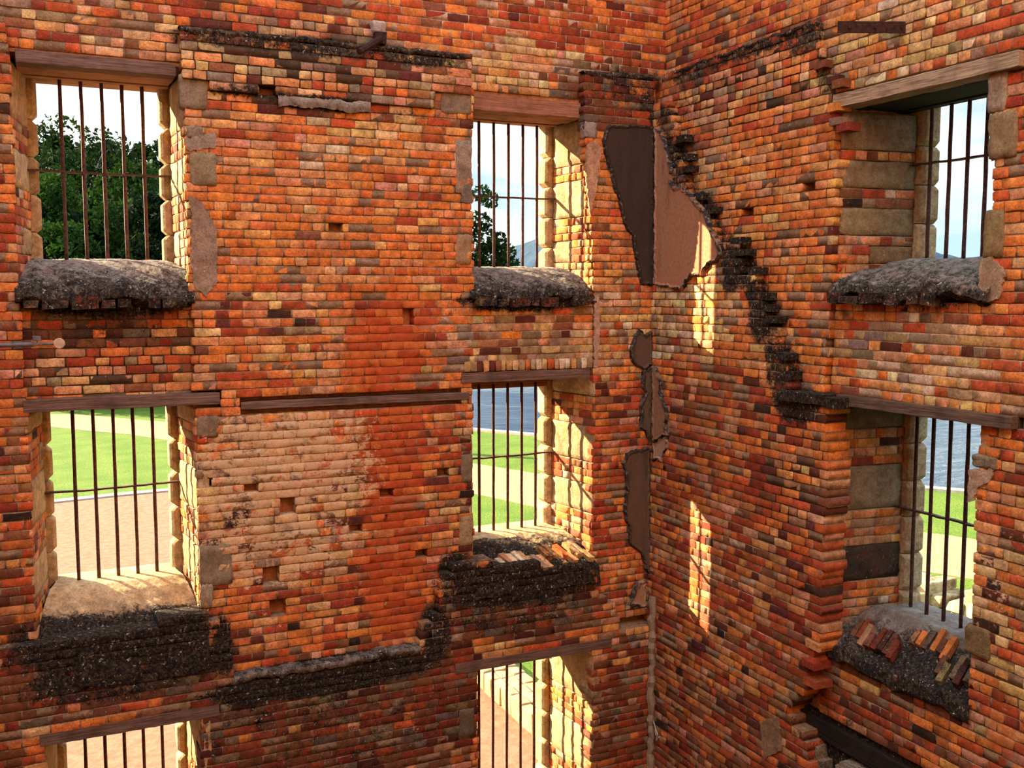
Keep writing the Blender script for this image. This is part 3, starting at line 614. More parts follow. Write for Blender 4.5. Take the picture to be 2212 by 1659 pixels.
ckey = {1: 'a', 2: 'b', 3: 'a', 4: 'a', 5: 'b', 6: 'a', 7: 'c', 8: 'b'}
wempty = {}
for w in WINS:
    fr = w['fr']; e = bpy.data.objects.new('window_%d' % w['n'], None); C.objects.link(e); e['kind'] = 'structure'
    e['label'] = 'stone and brick surround of the %s' % w['where']; e.location = fr.w((w['sf'][0]+w['sf'][1])/2, .4, w['zs']); wempty[w['n']] = e
    kb = (.05, .12, 0) if fr is FA else (.12, 0, 0)
    dk = (.28, .20, .11)
    sc = {7: [(.34, .26, .16), (.30, .23, .13), (.30, .22, .11, .1), (.28, .19, .09)], 8: [(.22, .15, .08), (.32, .24, .14), (.05, .035, .025, .45)]}.get(w['n'])
    cheek(w, 1, ckey[w['n']], e, kb); cheek(w, -1, ckey[w['n']], e, (.12, 0, 0) if w['n'] != 2 else (-.1, 0, .25), sc)
    jamb(w, 1, e, (.0, 0, 0)); jamb(w, -1, e, (.1, 0, 0))
    zs, zf, tf = w['zs'], w['zf'], w['tf']
    if w['n'] in (1, 4, 7):
        t0 = -.03 if fr is FA else -.02
        prof = [(TO, zs-.12, .1), (TO, zs, .2), (TP, zs, .25), (TP-.22, zs-.02, .3), (.30, zs-.10, .5), (.10, zs-.19, .7), (.0, zs-.25, .9), (t0, zs-.31, 1), (t0-.01, zf+.02, 1), (.05, zf-.02, 1)]
        gc = (.30, .275, .225)
        sill(w, e, prof, lambda u, mo: gc, lambda u, v, mo: (.36+.30*mo, 0, 0), .016)
        m = MB(); s = w['sf'][0]+.03
        while s < w['sf'][1]-.08:       # ragged brick ends under the cement slope
            wd = rng.choice([.09, .11, .2]); 
            if rng.random() < .75: m.box(fr, s, s+wd, t0-.05+rng.uniform(-.03, .03), .12, zf-.05+rng.uniform(-.01, .01), zf+.03+rng.uniform(-.01, .03), brickcol('dim'), (.62, 0, 0), j=.012)
            s += wd+.03
        m.build('broken_brick_edge', M_BR, e)
    else:
        tt = {2: -.12, 3: -.12, 5: -.12, 6: -.12, 8: .03}[w['n']]
        if w['n'] == 8: prof = [(TO, zs-.1, .1), (TO, zs, .35), (TP-.02, zs+.01, .4), (.56, zs+.03, .35), (.50, zs+.03, .45), (.32, zs-.11, .8), (tt, zf+.05, 1), (tt-.01, zf-.06, 1), (.06, zf-.09, 1)]
        elif w['n'] == 5: prof = [(TO, zs-.1, .0), (TO, zs, .0), (TP, zs, .02), (.60, zs-.01, .12), (.50, zs-.03, .6), (.2, zs-.14, .9), (tt+.03, zf+.04, 1), (tt, zf-.08, 1), (tt-.01, zf-.16, 1)]
        else: prof = [(TO, zs-.1, .0), (TO, zs, .0), (TP, zs, .0), (.56, zs-.01, .03), (.44, zs-.06, .10), (.28, zs-.16, .55 if w['n'] == 2 else .3), (.12, zs-.28, 1), (tt+.02, zf+.1, 1), (tt-.01, zf-.1, 1), (tt-.01, zf-.22, 1)]
        cem = (.62, .46, .24) if w['n'] != 8 else (.26, .23, .18)
        sill(w, e, prof, lambda u, mo: cem, (lambda u, v, mo: (-.35+1.15*mo+(.25*(1-u) if mo > .02 else 0), 0, 0)) if w['n'] != 8 else (lambda u, v, mo: (.12+.62*mo*(.75+.5*u), 0, 0)), .014)
        if w['n'] in (5, 8):
            m = MB(); fr_ = fr
            for i in range(16 if w['n'] == 5 else 20):
                if w['n'] == 5:
                    s = 4.28+i*.066; t = .0+rng.uniform(-.03, .12); z = zs-.14-(.15-t)*.5+.02; skew = -.35; tl = .45
                    c = brickcol(rng.choice(['yellow', 'cream', 'darkmix', 'yellow'])); k = (rng.uniform(.0, .55), 0, 0)
                else:
                    s = -6.45+i*.066; up = i > 7 and i < 14; t = (.36 if up else .2)+rng.uniform(-.05, .05); z = zs-.07-(.40-t)*.62+.035; skew = -.2; tl = .62
                    c = np.array(BC['orange'])*rng.uniform(.8, 1) if (up and i % 2) else brickcol('dim'); k = (.0 if up and i % 2 else .45, 0, 0)
                rowelbrick(m, fr, s, t, z, rng.uniform(.14, .24), .055, .06, tl, skew, c, k)
            m.build('brick_on_edge', M_BR, e)
    # masonry filling below the sill
    m = MB(); m.box(fr, w['sf'][0]-.01, w['sf'][1]+.01, .16, TO-.02, zf-.35, min(zf-.08, zs-.4), (.3, .2, .12)); m.box(fr, w['sf'][0]-.01, w['sf'][1]+.01, .32 if w['n'] in (1, 4, 7) else .62, TO-.02, zf-.35, zs-(.13 if w['n'] in (1, 4, 7) else .06), (.3, .2, .12)); m.build('sill_masonry', M_BR, e)

def lintel(w, s0, s1, z0, z1, t0, label, mat, mat2, group):
    fr = w['fr']; c = fr.w((s0+s1)/2, t0, z0); o = empty('timber_lintel', c, label, 'lintel', group)
    m = MB(); n = 24; V = []
    for i in range(n+1):
        s = s0+(s1-s0)*i/n
        for (t, z) in ((t0, z0), (t0, z1), (t0+.19, z1), (t0+.19, z0)): V.append((s+(rng.uniform(-.006, .006) if 0 < i < n else 0), t+rng.uniform(-.0025, .0025), z+rng.uniform(-.003, .003)))
    F = [(4*i+a, 4*i+(a+1) % 4, 4*i+4+(a+1) % 4, 4*i+4+a) for i in range(n) for a in range(4)]+[(0, 1, 2, 3), (4*n, 4*n+1, 4*n+2, 4*n+3)]
    m.add(fr.wa(V), F, (0, 0, 0)); m.build('front_board', mat, o, bevel=.004)
    a, b = max(s0, w['sf'][0]-.06), min(s1, w['sf'][1]+.06); tt = [t0+.2, t0+.36, t0+.37, .66, .665, TQ-.01, TQ, TO]
    hs = [(0, .0), (.02, .0), (.005, 0), (-.02 if w['zo'] > w['zt'] else .0, 0)]
    for q in range(4):
        m = MB(); zz = z0+hs[q][0]*.6; 
        if q == 3: zz = w['zo']
        m.box(fr, a, b, tt[2*q], tt[2*q+1], zz, z1+(.04 if q < 3 else .12), (0, 0, 0), j=.003); m.build('soffit_board', mat2, o, bevel=.004)
    return o
LG = 'timber lintels over the windows'
def U(fr, x, y, t): return fr.uv(x, y, t)
lintel(WINS[0], U(FA, 32, 108, .11)[0], U(FA, 380, 150, .11)[0], 1.893, 1.998, .105, 'long grey-brown timber lintel over the top-left window', M_WA, M_WBRD, LG)
lintel(WINS[1], U(FA, 50, 880, 0)[0], U(FA, 475, 860, 0)[0], -1.012, -.905, -.01, 'dark grey timber lintel over the window that frames lawn and pink gravel at left', M_WA, M_WBRD, LG)
lintel(WINS[2], -.15, U(FA, 474, 1530, -.12)[0], -3.882, -3.775, -.125, 'shadowed timber lintel over the bottom-left window', M_WA, M_WBRD, LG)
lintel(WINS[3], U(FA, 1023, 210, .11)[0], U(FA, 1257, 235, .11)[0], 1.82, 1.975, .105, 'reddish-brown timber lintel over the top window beside the corner pier', M_WT, M_WT, LG)
lintel(WINS[4], U(FA, 996, 815, 0)[0], U(FA, 1274, 805, 0)[0], -.915, -.812, -.012, 'timber lintel under an upright brick course, over the window showing water and lawn', M_WA, M_WBRD, LG)
lintel(WINS[5], U(FA, 983, 1445, -.12)[0], U(FA, 1320, 1385, -.12)[0], -3.878, -3.774, -.13, 'grey timber lintel over the bottom window with the low stone wall behind', M_WA, M_WBRD, LG)
lintel(WINS[6], U(FB, 1800, 204, 0)[0], U(FB, 2202, 105, 0)[0], 1.552, 1.665, -.005, 'pale ribbed timber lintel over the top window of the right-hand wall', M_WB, M_WK, LG)
lintel(WINS[7], U(FB, 1797, 860, 0)[0], U(FB, 2186, 910, 0)[0], -.967, -.878, -.008, 'dark timber lintel over the lower window of the right-hand wall', M_WD, M_WK, LG)

def grille(w, S_, label, rail_z, r=.0165, bent=0):
    fr = w['fr']; z0 = w['zs']-.05; z1 = w['zo']+.06; o = empty('window_grille', fr.w(sum(S_)/len(S_), TP, w['zs']), label, 'grille', 'iron bar grilles in the windows')
    for s in S_:
        m = MB(); pts = [fr.w(s+rng.uniform(-.0015, .0015)*1., TP+rng.uniform(-.001, .001), z0+(z1-z0)*i/10) for i in range(11)]
        m.tube(pts, [r*rng.uniform(.93, 1.07) for _ in pts], 8); m.build('bar', M_IRON, o, smooth=True)
    m = MB(); a, b = w['sp'][0]-.03, w['sp'][1]+.03; n = 14; zr = rail_z
    m_pts = [fr.w(a+(b-a)*i/n, TP+.004, zr+rng.uniform(-.004, .004)+(bent*((i/n)-.5) if bent else 0)-.006*math.sin(math.pi*i/n)) for i in range(n+1)]
    V = []; F = []
    for p in m_pts:
        p = np.array(p)
        for dt, dz in ((-.022, -.008), (-.022, .008), (.022, .008), (.022, -.008)): V.append(p+fr.et*dt+np.array([0, 0, dz]))
    F = [(4*i+a_, 4*i+(a_+1) % 4, 4*i+4+(a_+1) % 4, 4*i+4+a_) for i in range(n) for a_ in range(4)]+[(0, 1, 2, 3), (4*n, 4*n+1, 4*n+2, 4*n+3)]
    m.add(V, F, (0, 0, 0)); m.build('crossbar', M_IRON, o)
    return o
def barsA(c): return [c+d*.174 for d in (-2, -1, 0, 1, 2)]
grille(WINS[0], barsA(.58), 'five rusty bars with dark forest and white sky behind', U(FA, 220, 374, TP)[1])
grille(WINS[1], barsA(.575), 'five iron bars in front of sunlit lawn and pink gravel, left of the brick pier', U(FA, 245, 1052, TP)[1], bent=.02)
grille(WINS[2], barsA(.57), 'five iron bars cut by the bottom edge of the picture at lower left', -5.75)
grille(WINS[3], barsA(4.682), 'five rusty bars with pale sky and a leafy branch behind', U(FA, 1110, 426, TP)[1])
grille(WINS[4], barsA(4.672), 'five iron bars in front of rippled water, lawn and a path', U(FA, 1110, 983, TP)[1], bent=.01)
grille(WINS[5], barsA(4.66), 'five iron bars in front of gravel and a low stone wall', -5.75)
sB = [-6.325, -6.125, -5.945, -5.765, -5.585, -5.41]
grille(WINS[6], sB, 'dark iron bars with blue cloudy sky behind in the right-hand wall', U(FB, 2040, 347, TP)[1])
grille(WINS[7], [q-.0 for q in (-6.36, -6.18, -6.0, -5.82, -5.64, -5.46)], 'dark iron bars with blue water and ruined masonry behind', U(FB, 2000, 1108, TP)[1], bent=0)

# face stones and cement patches around the openings (each its own block in the wall)
def face_stone(fr, x0, y0, x1, y1, t, c, k, par, th=.1, name='quoin_stone'):
    a = fr.uv(x0, y0, t); b = fr.uv(x1, y1, t); sa, sb = sorted((a[0], b[0])); za, zb = sorted((a[1], b[1]))
    m = stonebox(fr, [(x, y, z) for x in (sa, sb) for y in (t, t+th) for z in (za, zb)], c, k); m.build(name, M_BR, par, smooth=True)
G1 = (.27, .21, .13)
for q in [(386, 158, 450, 238, G1, .3), (409, 326, 470, 404, (.30, .24, .13), .12), (403, 270, 440, 300, G1, .35), (423, 900, 473, 945, (.26, .20, .12), .15), (430, 1180, 504, 1262, (.30, .25, .15), .2), (432, 1262, 462, 1310, (.42, .34, .22), .1),
          (952, 190, 1020, 250, G1, .3), (984, 300, 1020, 420, (.34, .26, .17), .25), (985, 505, 1020, 572, (.40, .26, .13), .05), (996, 983, 1022, 1042, (.24, .19, .11), .1), (992, 1115, 1022, 1178, (.42, .32, .16), .05),
          (1215, 200+640, 1272, 200+690, (.5, .38, .2), .1) if 0 else (1262, 262, 1290, 300, (.36, .32, .26), 0)]:
    face_stone(FA, *q[:4], -.010, q[4], (q[5], 0, 0), wall_left)
face_stone(FA, 992, 1535, 1026, 1590, -.13, (.16, .13, .08), (.3, 0, 0), wall_left)
for q in [(2133, 160, 2170, 238, (.36, .28, .19), .1), (2135, 245, 2192, 338, (.30, .22, .11), .15), (2124, 455, 2164, 556, (.27, .19, .08), .08), (2098, 980, 2150, 1018, (.26, .22, .14), .1), (2084, 1345, 2135, 1430, (.22, .16, .07), .05)]:
    face_stone(FB, *q[:4], .045, q[4], (q[5], 0, 0), wall_right)
def patch(fr, pts, t, col, k, par, th=.02, name='cement_patch'):
    P = px(fr, pts, t); m = MB(); n = len(P); out = []
    for (a, b), (c, d) in zip(P, P[1:]+P[:1]):
        nn = max(2, int(math.hypot(c-a, d-b)/.022))
        for i in range(nn): out.append((a+(c-a)*i/nn+rng.uniform(-.011, .011), b+(d-b)*i/nn+rng.uniform(-.011, .011)))
    n = len(out); V = [(a, t, b) for a, b in out]+[(a, t+th, b) for a, b in out]
    F = [(i, (i+1) % n, n+(i+1) % n, n+i) for i in range(n)]
    import mathutils
    F += [tuple(x) for x in mathutils.geometry.tessellate_polygon([[Vector((a, b, 0)) for a, b in out]])]
    m.add(fr.wa(V), F, col, k); return m.build(name, M_BR, par)
patch(FA, [(410, 420), (440, 440), (468, 500), (470, 560), (470, 610), (445, 640), (420, 620), (412, 560), (415, 500)], -.014, (.34, .24, .16), (.25, .1, 0), wall_left)
patch(FA, [(402, 300), (465, 285), (468, 318), (405, 326)], -.010, (.36, .28, .2), (.2, 0, 0), wall_left)
patch(FA, [(1000, 400), (1020, 395), (1020, 440), (995, 435)], -.012, (.2, .17, .13), (.35, 0, 0), wall_left)
patch(FA, [(1290, 300), (1300, 330), (1290, 400), (1275, 470), (1268, 400), (1265, 330), (1272, 310)], -.012, (.6, .36, .2), (-.1, .1, 0), wall_left)
patch(FA, [(1284, 640), (1294, 635), (1296, 700), (1292, 792), (1284, 792)], -.010, (.55, .36, .24), (0, .1, 0), wall_left)
patch(FB, [(2118, 560), (2140, 556), (2170, 590), (2160, 640), (2125, 660), (2112, 620)], .045, (.42, .29, .18), (0, .1, 0), wall_right)
patch(FB, [(2092, 1016), (2120, 1014), (2148, 1016), (2136, 1040), (2112, 1052), (2104, 1080), (2090, 1084)], .05, (.5, .36, .24), (0, .1, 0), wall_right)
patch(FB, [(1640, 1560), (1680, 1550), (1690, 1620), (1650, 1640)], -.122, (.3, .19, .1), (.1, 0, 0), wall_right)

# ------------------------------------------------------------------ single things fixed to the walls
def board(name, fr, x0, y0, x1, y1, hz, t0, t1, mat, label, cat):
    a = fr.uv(x0, y0, t0); b = fr.uv(x1, y1, t0); m = MB(); n = 20; V = []
    for i in range(n+1):
        u = i/n; s = a[0]+(b[0]-a[0])*u; z = a[1]+(b[1]-a[1])*u; tp = hz*(.5 if 0 < i else .42)
        for (t, q) in ((t0, -tp), (t0, tp), (t1, tp), (t1, -tp)): V.append((s, t+rng.uniform(-.003, .003), z+q+rng.uniform(-.004, .004)))
    F = [(4*i+k, 4*i+(k+1) % 4, 4*i+4+(k+1) % 4, 4*i+4+k) for i in range(n) for k in range(4)]+[(0, 1, 2, 3), (4*n, 4*n+1, 4*n+2, 4*n+3)]
    m.add(fr.wa(V), F, (0, 0, 0)); o = m.build(name, mat, bevel=.004); return tag(o, label, cat)
board('timber_plank', FA, 521, 877, 1014, 855, .075, -.012, .12, M_WA, 'long thin weathered timber bonded into the brick pier between the two middle-storey windows', 'plank')
board('timber_beam', FB, 1705, 1537, 2030, 1722, .17, .05, .3, M_WK, 'near-black timber beam in the dark recess at the foot of the right-hand wall', 'beam')
# iron bracket on the ledge
o = empty('iron_bracket', FA.w(2.93, -.04, 2.33), 'stub of rusty iron sticking out of the mossy ledge at upper left', 'bracket')
a = FA.w(*(lambda q: (q[0], -.05, q[1]))(FA.uv(822, 84, -.05))); b = FA.w(*(lambda q: (q[0], -.42, q[1]))(FA.uv(776, 112, -.42)))
m = MB(); m.tube([FA.w(2.99, .1, FA.uv(822, 84, -.05)[1]+.01), a, ((a[0]+b[0])/2, (a[1]+b[1])/2, (a[2]+b[2])/2), b], [.035, .037, .032, .028], 8); m.build('arm', M_IRON2, o)
m = MB(); m.box(FA, 2.93, 3.04, -.07, .0, a[2]-.05, a[2]+.06, (0, 0, 0), j=.006); m.build('plate', M_IRON2, o, bevel=.006)
m = MB(); m.box(FA, 2.92, 3.03, -.055, .05, a[2]+.06, a[2]+.17, (.55, .48, .4), (.1, 0, 0), j=.02); m.build('mortar_lump', M_BR, o, bevel=.02)
# rusty strap projecting from the right wall
s, z = FB.uv(1972, 59, .11); P0 = np.array(FB.w(s, .11, z)); dr = np.array([-cy, sy, 0.]); dep = P0@cF; L = 162/FPX*dep
o = empty('iron_strap', tuple(P0), 'flat rusty iron strap jutting from the brickwork at upper right', 'strap')
m = MB(); n = 20; V = []
for i in range(-1, n+1):
    p = P0+dr*L*i/n; hh = 12.5/FPX*dep*(1+rng.uniform(-.02, .02))
    for du, dz in ((0, -hh), (0, hh), (1, hh), (1, -hh)): V.append(p+np.array([sy, cy, 0])*.012*du+np.array([0, 0, dz+.004*i/n]))
F = [(4*i+k, 4*i+(k+1) % 4, 4*i+4+(k+1) % 4, 4*i+4+k) for i in range(n+1) for k in range(4)]+[(0, 1, 2, 3), (4*n+4, 4*n+5, 4*n+6, 4*n+7)]
m.add(V, F, (0, 0, 0)); m.build('flange', M_IRON2, o, bevel=.003)
m = MB(); V = [np.array(v)+np.array([sy, cy, 0])*.05 for v in V]
for k_ in (.15, .5, .85):
    m = MB(); p = P0+dr*L*k_; m.tube([p-np.array([sy, cy, 0])*.012, p+np.array([sy, cy, 0])*.02], .012, 8); m.build('rivet', M_IRON2, o)
# grey pole with a round end, reaching in from the left
M_POLE = simple('grey_painted_steel', (.07, .075, .085), (.17, .16, .15), 20, 4, .1, .002, .5)
M_DISC = simple('pale_cut_wood', (.42, .28, .16), (.55, .40, .26), 30, 4, .2, .002, .7)
P0 = ray(128, 742); P0 = P0*8.75/P0[1]; dr = np.array([-1., .02, -.012]); dr /= np.linalg.norm(dr)
o = empty('steel_pole', tuple(P0), 'grey metal pole with a pale round end disc, reaching in from the left edge', 'pole')
m = MB(); m.tube([P0+dr*.03, P0+dr*.18, P0+dr*.181, P0+dr*2.4], [.012, .012, .018, .02], 10); m.build('shaft', M_POLE, o, smooth=False)
m = MB(); fw = -P0/np.linalg.norm(P0); m.tube([P0+fw*-.02, P0+fw*.012, P0+fw*.02], [.043, .043, .038], 24); m.build('end_disc', M_DISC, o)
m = MB(); q = P0+dr*.9; m.tube([q, (q[0], 9.29, q[2])], .015, 8); m.build('wall_stay', M_POLE, o)
m = MB(); q = P0+dr*.16+np.array([0, 0, .045]); m.box(None, q[0]-.03, q[0]+.03, q[1]-.02, q[1]+.02, q[2]-.02, q[2]+.02, (0, 0, 0)); m.tube([q, q-np.array([0, 0, .05])], .006, 6); m.build('clamp', M_POLE, o, bevel=.004)

# ------------------------------------------------------------------ rest of the roofless room (behind the camera), unseen and added to shape the light
def wall_proc():
    m, t, b = nt('unseen_room_brick'); g = G(t); P = g.pos()
    x = g.n('ShaderNodeTexBrick'); g.L(g.mapv(P, (1, 1, 1)), x.inputs['Vector'])
    c = g.mix(g.ramp(g.noise(P, 3, 5), .35, .7), (.66, .34, .17), (.80, .56, .32)); g.L(c, b.inputs['Base Color']); g.bump(b, g.noise(P, 9, 5), .5, .02)
    return m
M_BACK = wall_proc()
XL, YB = -4.5, -5.0
m = MB(); m.box(None, XL-.6, 6.9, YB-.6, YB, FLOOR, 9., (.6, .4, .2)); tag(m.build('wall_back', M_BACK), kind='structure')
m = MB(); m.box(None, XL-.6, XL, YB, 9.4, FLOOR, 6.4, (.6, .4, .2)); tag(m.build('wall_west', M_BACK), kind='structure')
M_FLOOR = simple('earth_floor', (.10, .06, .035), (.24, .15, .09), 3, 6, .6, .03)
M_DECK = simple('light_block_deck_timber', (.10, .06, .035), (.2, .13, .08), 6, 5, .4, .01, stretch=(1, 12, 1))
o = empty('light_block_deck', (0, -2, FLOOR), 'timber deck added unseen below the camera to block light', 'platform'); m = MB()  # unseen deck added to keep light off the lower walls
yy = YB+.02
while yy < 1.2: m.box(None, XL+.02, 5.2, yy, yy+.135, -1.75, -1.70, (0, 0, 0)); yy += .14
tag(m.build('decking', M_DECK, o), kind=None)
for x, y in ((-4.2, 1.), (-1, 1.), (2.4, 1.), (5., 1.), (-4.2, -4.6), (5., -4.6)):
    m = MB(); m.box(None, x-.08, x+.08, y-.08, y+.08, FLOOR, -1.75, (0, 0, 0)); m.build('post', M_DECK, o)
m = MB(); m.box(None, XL, 6.0, YB, 9.1, FLOOR-.2, FLOOR, (.2, .1, .1)); tag(m.build('floor', M_FLOOR), kind='structure')

# ------------------------------------------------------------------ outdoors
GZ = -7.0
def gp(x, y, z=GZ): r = ray(x, y); r = r*z/r[2]; return (r[0], r[1])
def poly_obj(name, P, z0, z1, mat, label=None, kind='structure'):
    me = bpy.data.meshes.new(name); n = len(P); V = [(a, b, z1) for a, b in P]+[(a, b, z0) for a, b in P]
    import mathutils
    F = [tuple(x) for x in mathutils.geometry.tessellate_polygon([[Vector((a, b, 0)) for a, b in P]])]+[(i, (i+1) % n, n+(i+1) % n, n+i) for i in range(n)]
    me.from_pydata(V, [], F); import bmesh
    b = bmesh.new(); b.from_mesh(me); bmesh.ops.recalc_face_normals(b, faces=b.faces[:]); b.to_mesh(me); b.free()
    me.materials.append(mat); o = bpy.data.objects.new(name, me); C.objects.link(o); return tag(o, label, kind=kind)
def grass_mat():
    m, t, b = nt('lawn_grass'); g = G(t); P = g.pos()
    a = g.noise(P, .7, 6, .7); f = g.noise(P, 14, 4, .8)
    c = g.mix(g.ramp(a, .35, .65), (.11, .175, .010), (.22, .265, .032)); c = g.mix(g.ramp(f, .35, .7), (.05, .12, .01), c)
    g.L(c, b.inputs['Base Color']); g.bump(b, f, .9, .06); return m
M_GRASS = grass_mat()
M_GRAV = simple('pink_gravel', (.18, .085, .045), (.25, .135, .08), 5, 7, .7, .03, contrast=(.3, .7))
M_PATH = simple('sandy_path', (.27, .17, .08), (.34, .23, .12), 3, 6, .3, .01)
M_KERB = simple('stone_kerb', (.34, .29, .21), (.46, .40, .3), 6, 5, .4, .02)
# shoreline
shore = [(-60, 92), (0, 74), (12, 58), (19.6, 46.5), (21.7, 43.2), (24.5, 36), (26.8, 29), (27.9, 25.9), (29.2, 24.3), (33, 10), (40, -10)]
land = shore+[(40, -30), (-120, -30), (-200, 200), (-60, 140)]
lx = [p for p in land]
poly_obj('lawn', lx, GZ-2, GZ, M_GRASS, 'green lawn outside the ruin running down to the water')
# gravel yard beside the building, up to its kerb
e1 = [gp(118, 1085), gp(240, 1072), gp(370, 1060)]
d = np.array(e1[-1])-np.array(e1[0]); far = np.array(e1[-1])+d/np.linalg.norm(d)*1.2
yard = [(-40, e1[0][1]-4), e1[0], e1[1], e1[2], (5.6, 36.2), (7.75, 16.7), (7.72, 13.0), (7.5, 11.4), (-40, 11.4)]
poly_obj('gravel_yard', yard, GZ-.1, GZ+.012, M_GRAV, 'pink gravel yard under the left windows')
def strip(name, C0, wid, z1, mat, label, zb=GZ-.1):
    C0 = [np.array(p, float) for p in C0]; Lp, Rp = [], []
    for i, p in enumerate(C0):
        dd = C0[min(i+1, len(C0)-1)]-C0[max(i-1, 0)]; dd /= np.linalg.norm(dd); nn = np.array([-dd[1], dd[0]])*wid/2; Lp.append(tuple(p+nn)); Rp.append(tuple(p-nn))
    return poly_obj(name, Lp+Rp[::-1], zb, z1, mat, label)
strip('kerb', [(-40, e1[0][1]-4+.3), e1[0], e1[1], e1[2], (5.6, 36.4)], .42, GZ+.06, M_KERB, 'pale stone kerb between gravel and lawn')
# paths: far path through the left window, shore path through the others
q = [gp(118, 906), gp(240, 918), gp(365, 929)]
strip('footpath', [(-30, 80), q[0], q[1], q[2], gp(700, 975), gp(1022, 1031), gp(1100, 1045), gp(1165, 1058), (17.5, 26), (20.2, 21.3), (21.5, 19.3), (22.8, 16.5), (24, 8), (25, 0)], 4.3, GZ+.02, M_PATH, 'sandy footpath curving round the lawn above the water')
strip('shore_edging', shore, .5, GZ+.1, M_KERB, 'low stone edging along the waterline', GZ-2)
def water_mat():
    m, t, b = nt('sea_water'); g = G(t); P = g.pos()
    n = g.noise(g.mapv(P, (.5, 1.4, 1)), .9, 6, .7, .5); n2 = g.noise(g.mapv(P, (.2, .5, 1)), .3, 3)
    b.inputs['Roughness'].default_value = .12; b.inputs['Specular IOR Level'].default_value = .5
    g.L(g.mix(g.ramp(g.math('ADD', g.math('MULTIPLY', n, .7), g.math('MULTIPLY', n2, .3)), .38, .62), (.13, .20, .27), (.23, .31, .37)), b.inputs['Base Color'])  # ripple reflections painted as light and dark in the base colour
    g.bump(b, g.math('ADD', n, n2), 1., 3.5); return m
poly_obj('sea', [(-3000, -3000), (4500, -3000), (4500, 5000), (-3000, 5000)], GZ-12, GZ-1.2, water_mat(), 'rippled blue sea beyond the lawn')
# far hills
def hill(name, x0, x1, y0, hs, dy, mat, label, n=90, seed=3):
    r = random.Random(seed); V = []; F = []; k = 7
    for i in range(n+1):
        u = i/n; x = x0+(x1-x0)*u; h = np.interp(u, [a for a, b in hs], [b for a, b in hs])
        h *= 1+.05*math.sin(u*23+seed)+.03*math.sin(u*61); h += r.uniform(0, .03)*h
        for j in range(k):
            v = j/(k-1); V.append((x+(y0*.0), y0+dy*(v-.5), GZ-2+h*math.sin(math.pi*v)**.7*(1+r.uniform(-.04, .04))))
    for i in range(n):
        for j in range(k-1): F.append((i*k+j, (i+1)*k+j, (i+1)*k+j+1, i*k+j+1))
    me = bpy.data.meshes.new(name); me.from_pydata(V, [], F); me.materials.append(mat); me.polygons.foreach_set('use_smooth', [True]*len(F))
    o = bpy.data.objects.new(name, me); C.objects.link(o); return tag(o, label, kind='structure')
M_HILL = simple('haze_blue_hill', (.010, .030, .055), (.025, .058, .095), .02, 8, .8, 8, contrast=(.35, .65))  # distance haze put into the hills' blue base colour
hill('far_hill', 700, 2600, 2000, [(0, 8), (.12, 62), (.155, 121), (.25, 160), (.4, 170), (.7, 120), (1, 40)], 700, M_HILL, 'haze-blue wooded hill across the water')
hill('far_headland', 2300, 4300, 1900, [(0, 95), (.3, 110), (.6, 110), (1, 60)], 600, M_HILL, 'low distant headland across the water', seed=8)
M_HILL2 = simple('near_wooded_slope', (.006, .014, .004), (.02, .045, .012), .3, 6, 1, 1.)
hill('wooded_slope', -90, 60, 150, [(0, 26), (.3, 28), (.6, 27), (.72, 26), (.8, 18), (.9, 4), (1, 1)], 60, M_HILL2, 'dark wooded slope behind the trees at left', seed=5)

# trees
def leaf_mat(name, a, b_):
    m, t, b = nt(name); g = G(t); P = g.pos(); f = g.noise(P, 1.2, 4, .7)
    g.L(g.mix(g.ramp(f, .35, .65), a, b_), b.inputs['Base Color']); b.inputs['Roughness'].default_value = .9; b.inputs['Specular IOR Level'].default_value = .05
    try: b.inputs['Transmission Weight'].default_value = 0
    except Exception: pass
    tr = g.n('ShaderNodeBsdfTranslucent'); tr.inputs['Color'].default_value = (b_[0]*1.6, b_[1]*1.8, b_[2], 1)
    mx = g.n('ShaderNodeMixShader'); mx.inputs[0].default_value = .12; g.L(b.outputs[0], mx.inputs[1]); g.L(tr.outputs[0], mx.inputs[2])
    g.L(mx.outputs[0], [x for x in t.nodes if x.type == 'OUTPUT_MATERIAL'][0].inputs[0]); return m
M_L1 = leaf_mat('dark_gum_leaves', (.004, .010, .003), (.017, .038, .008)); M_L2 = leaf_mat('bright_gum_leaves', (.006, .018, .003), (.030, .070, .011)); M_L3 = leaf_mat('blackish_leaves', (.003, .007, .003), (.008, .018, .006))
M_BARK = simple('pale_bark', (.18, .14, .10), (.36, .30, .23), 4, 5, .4, .02)
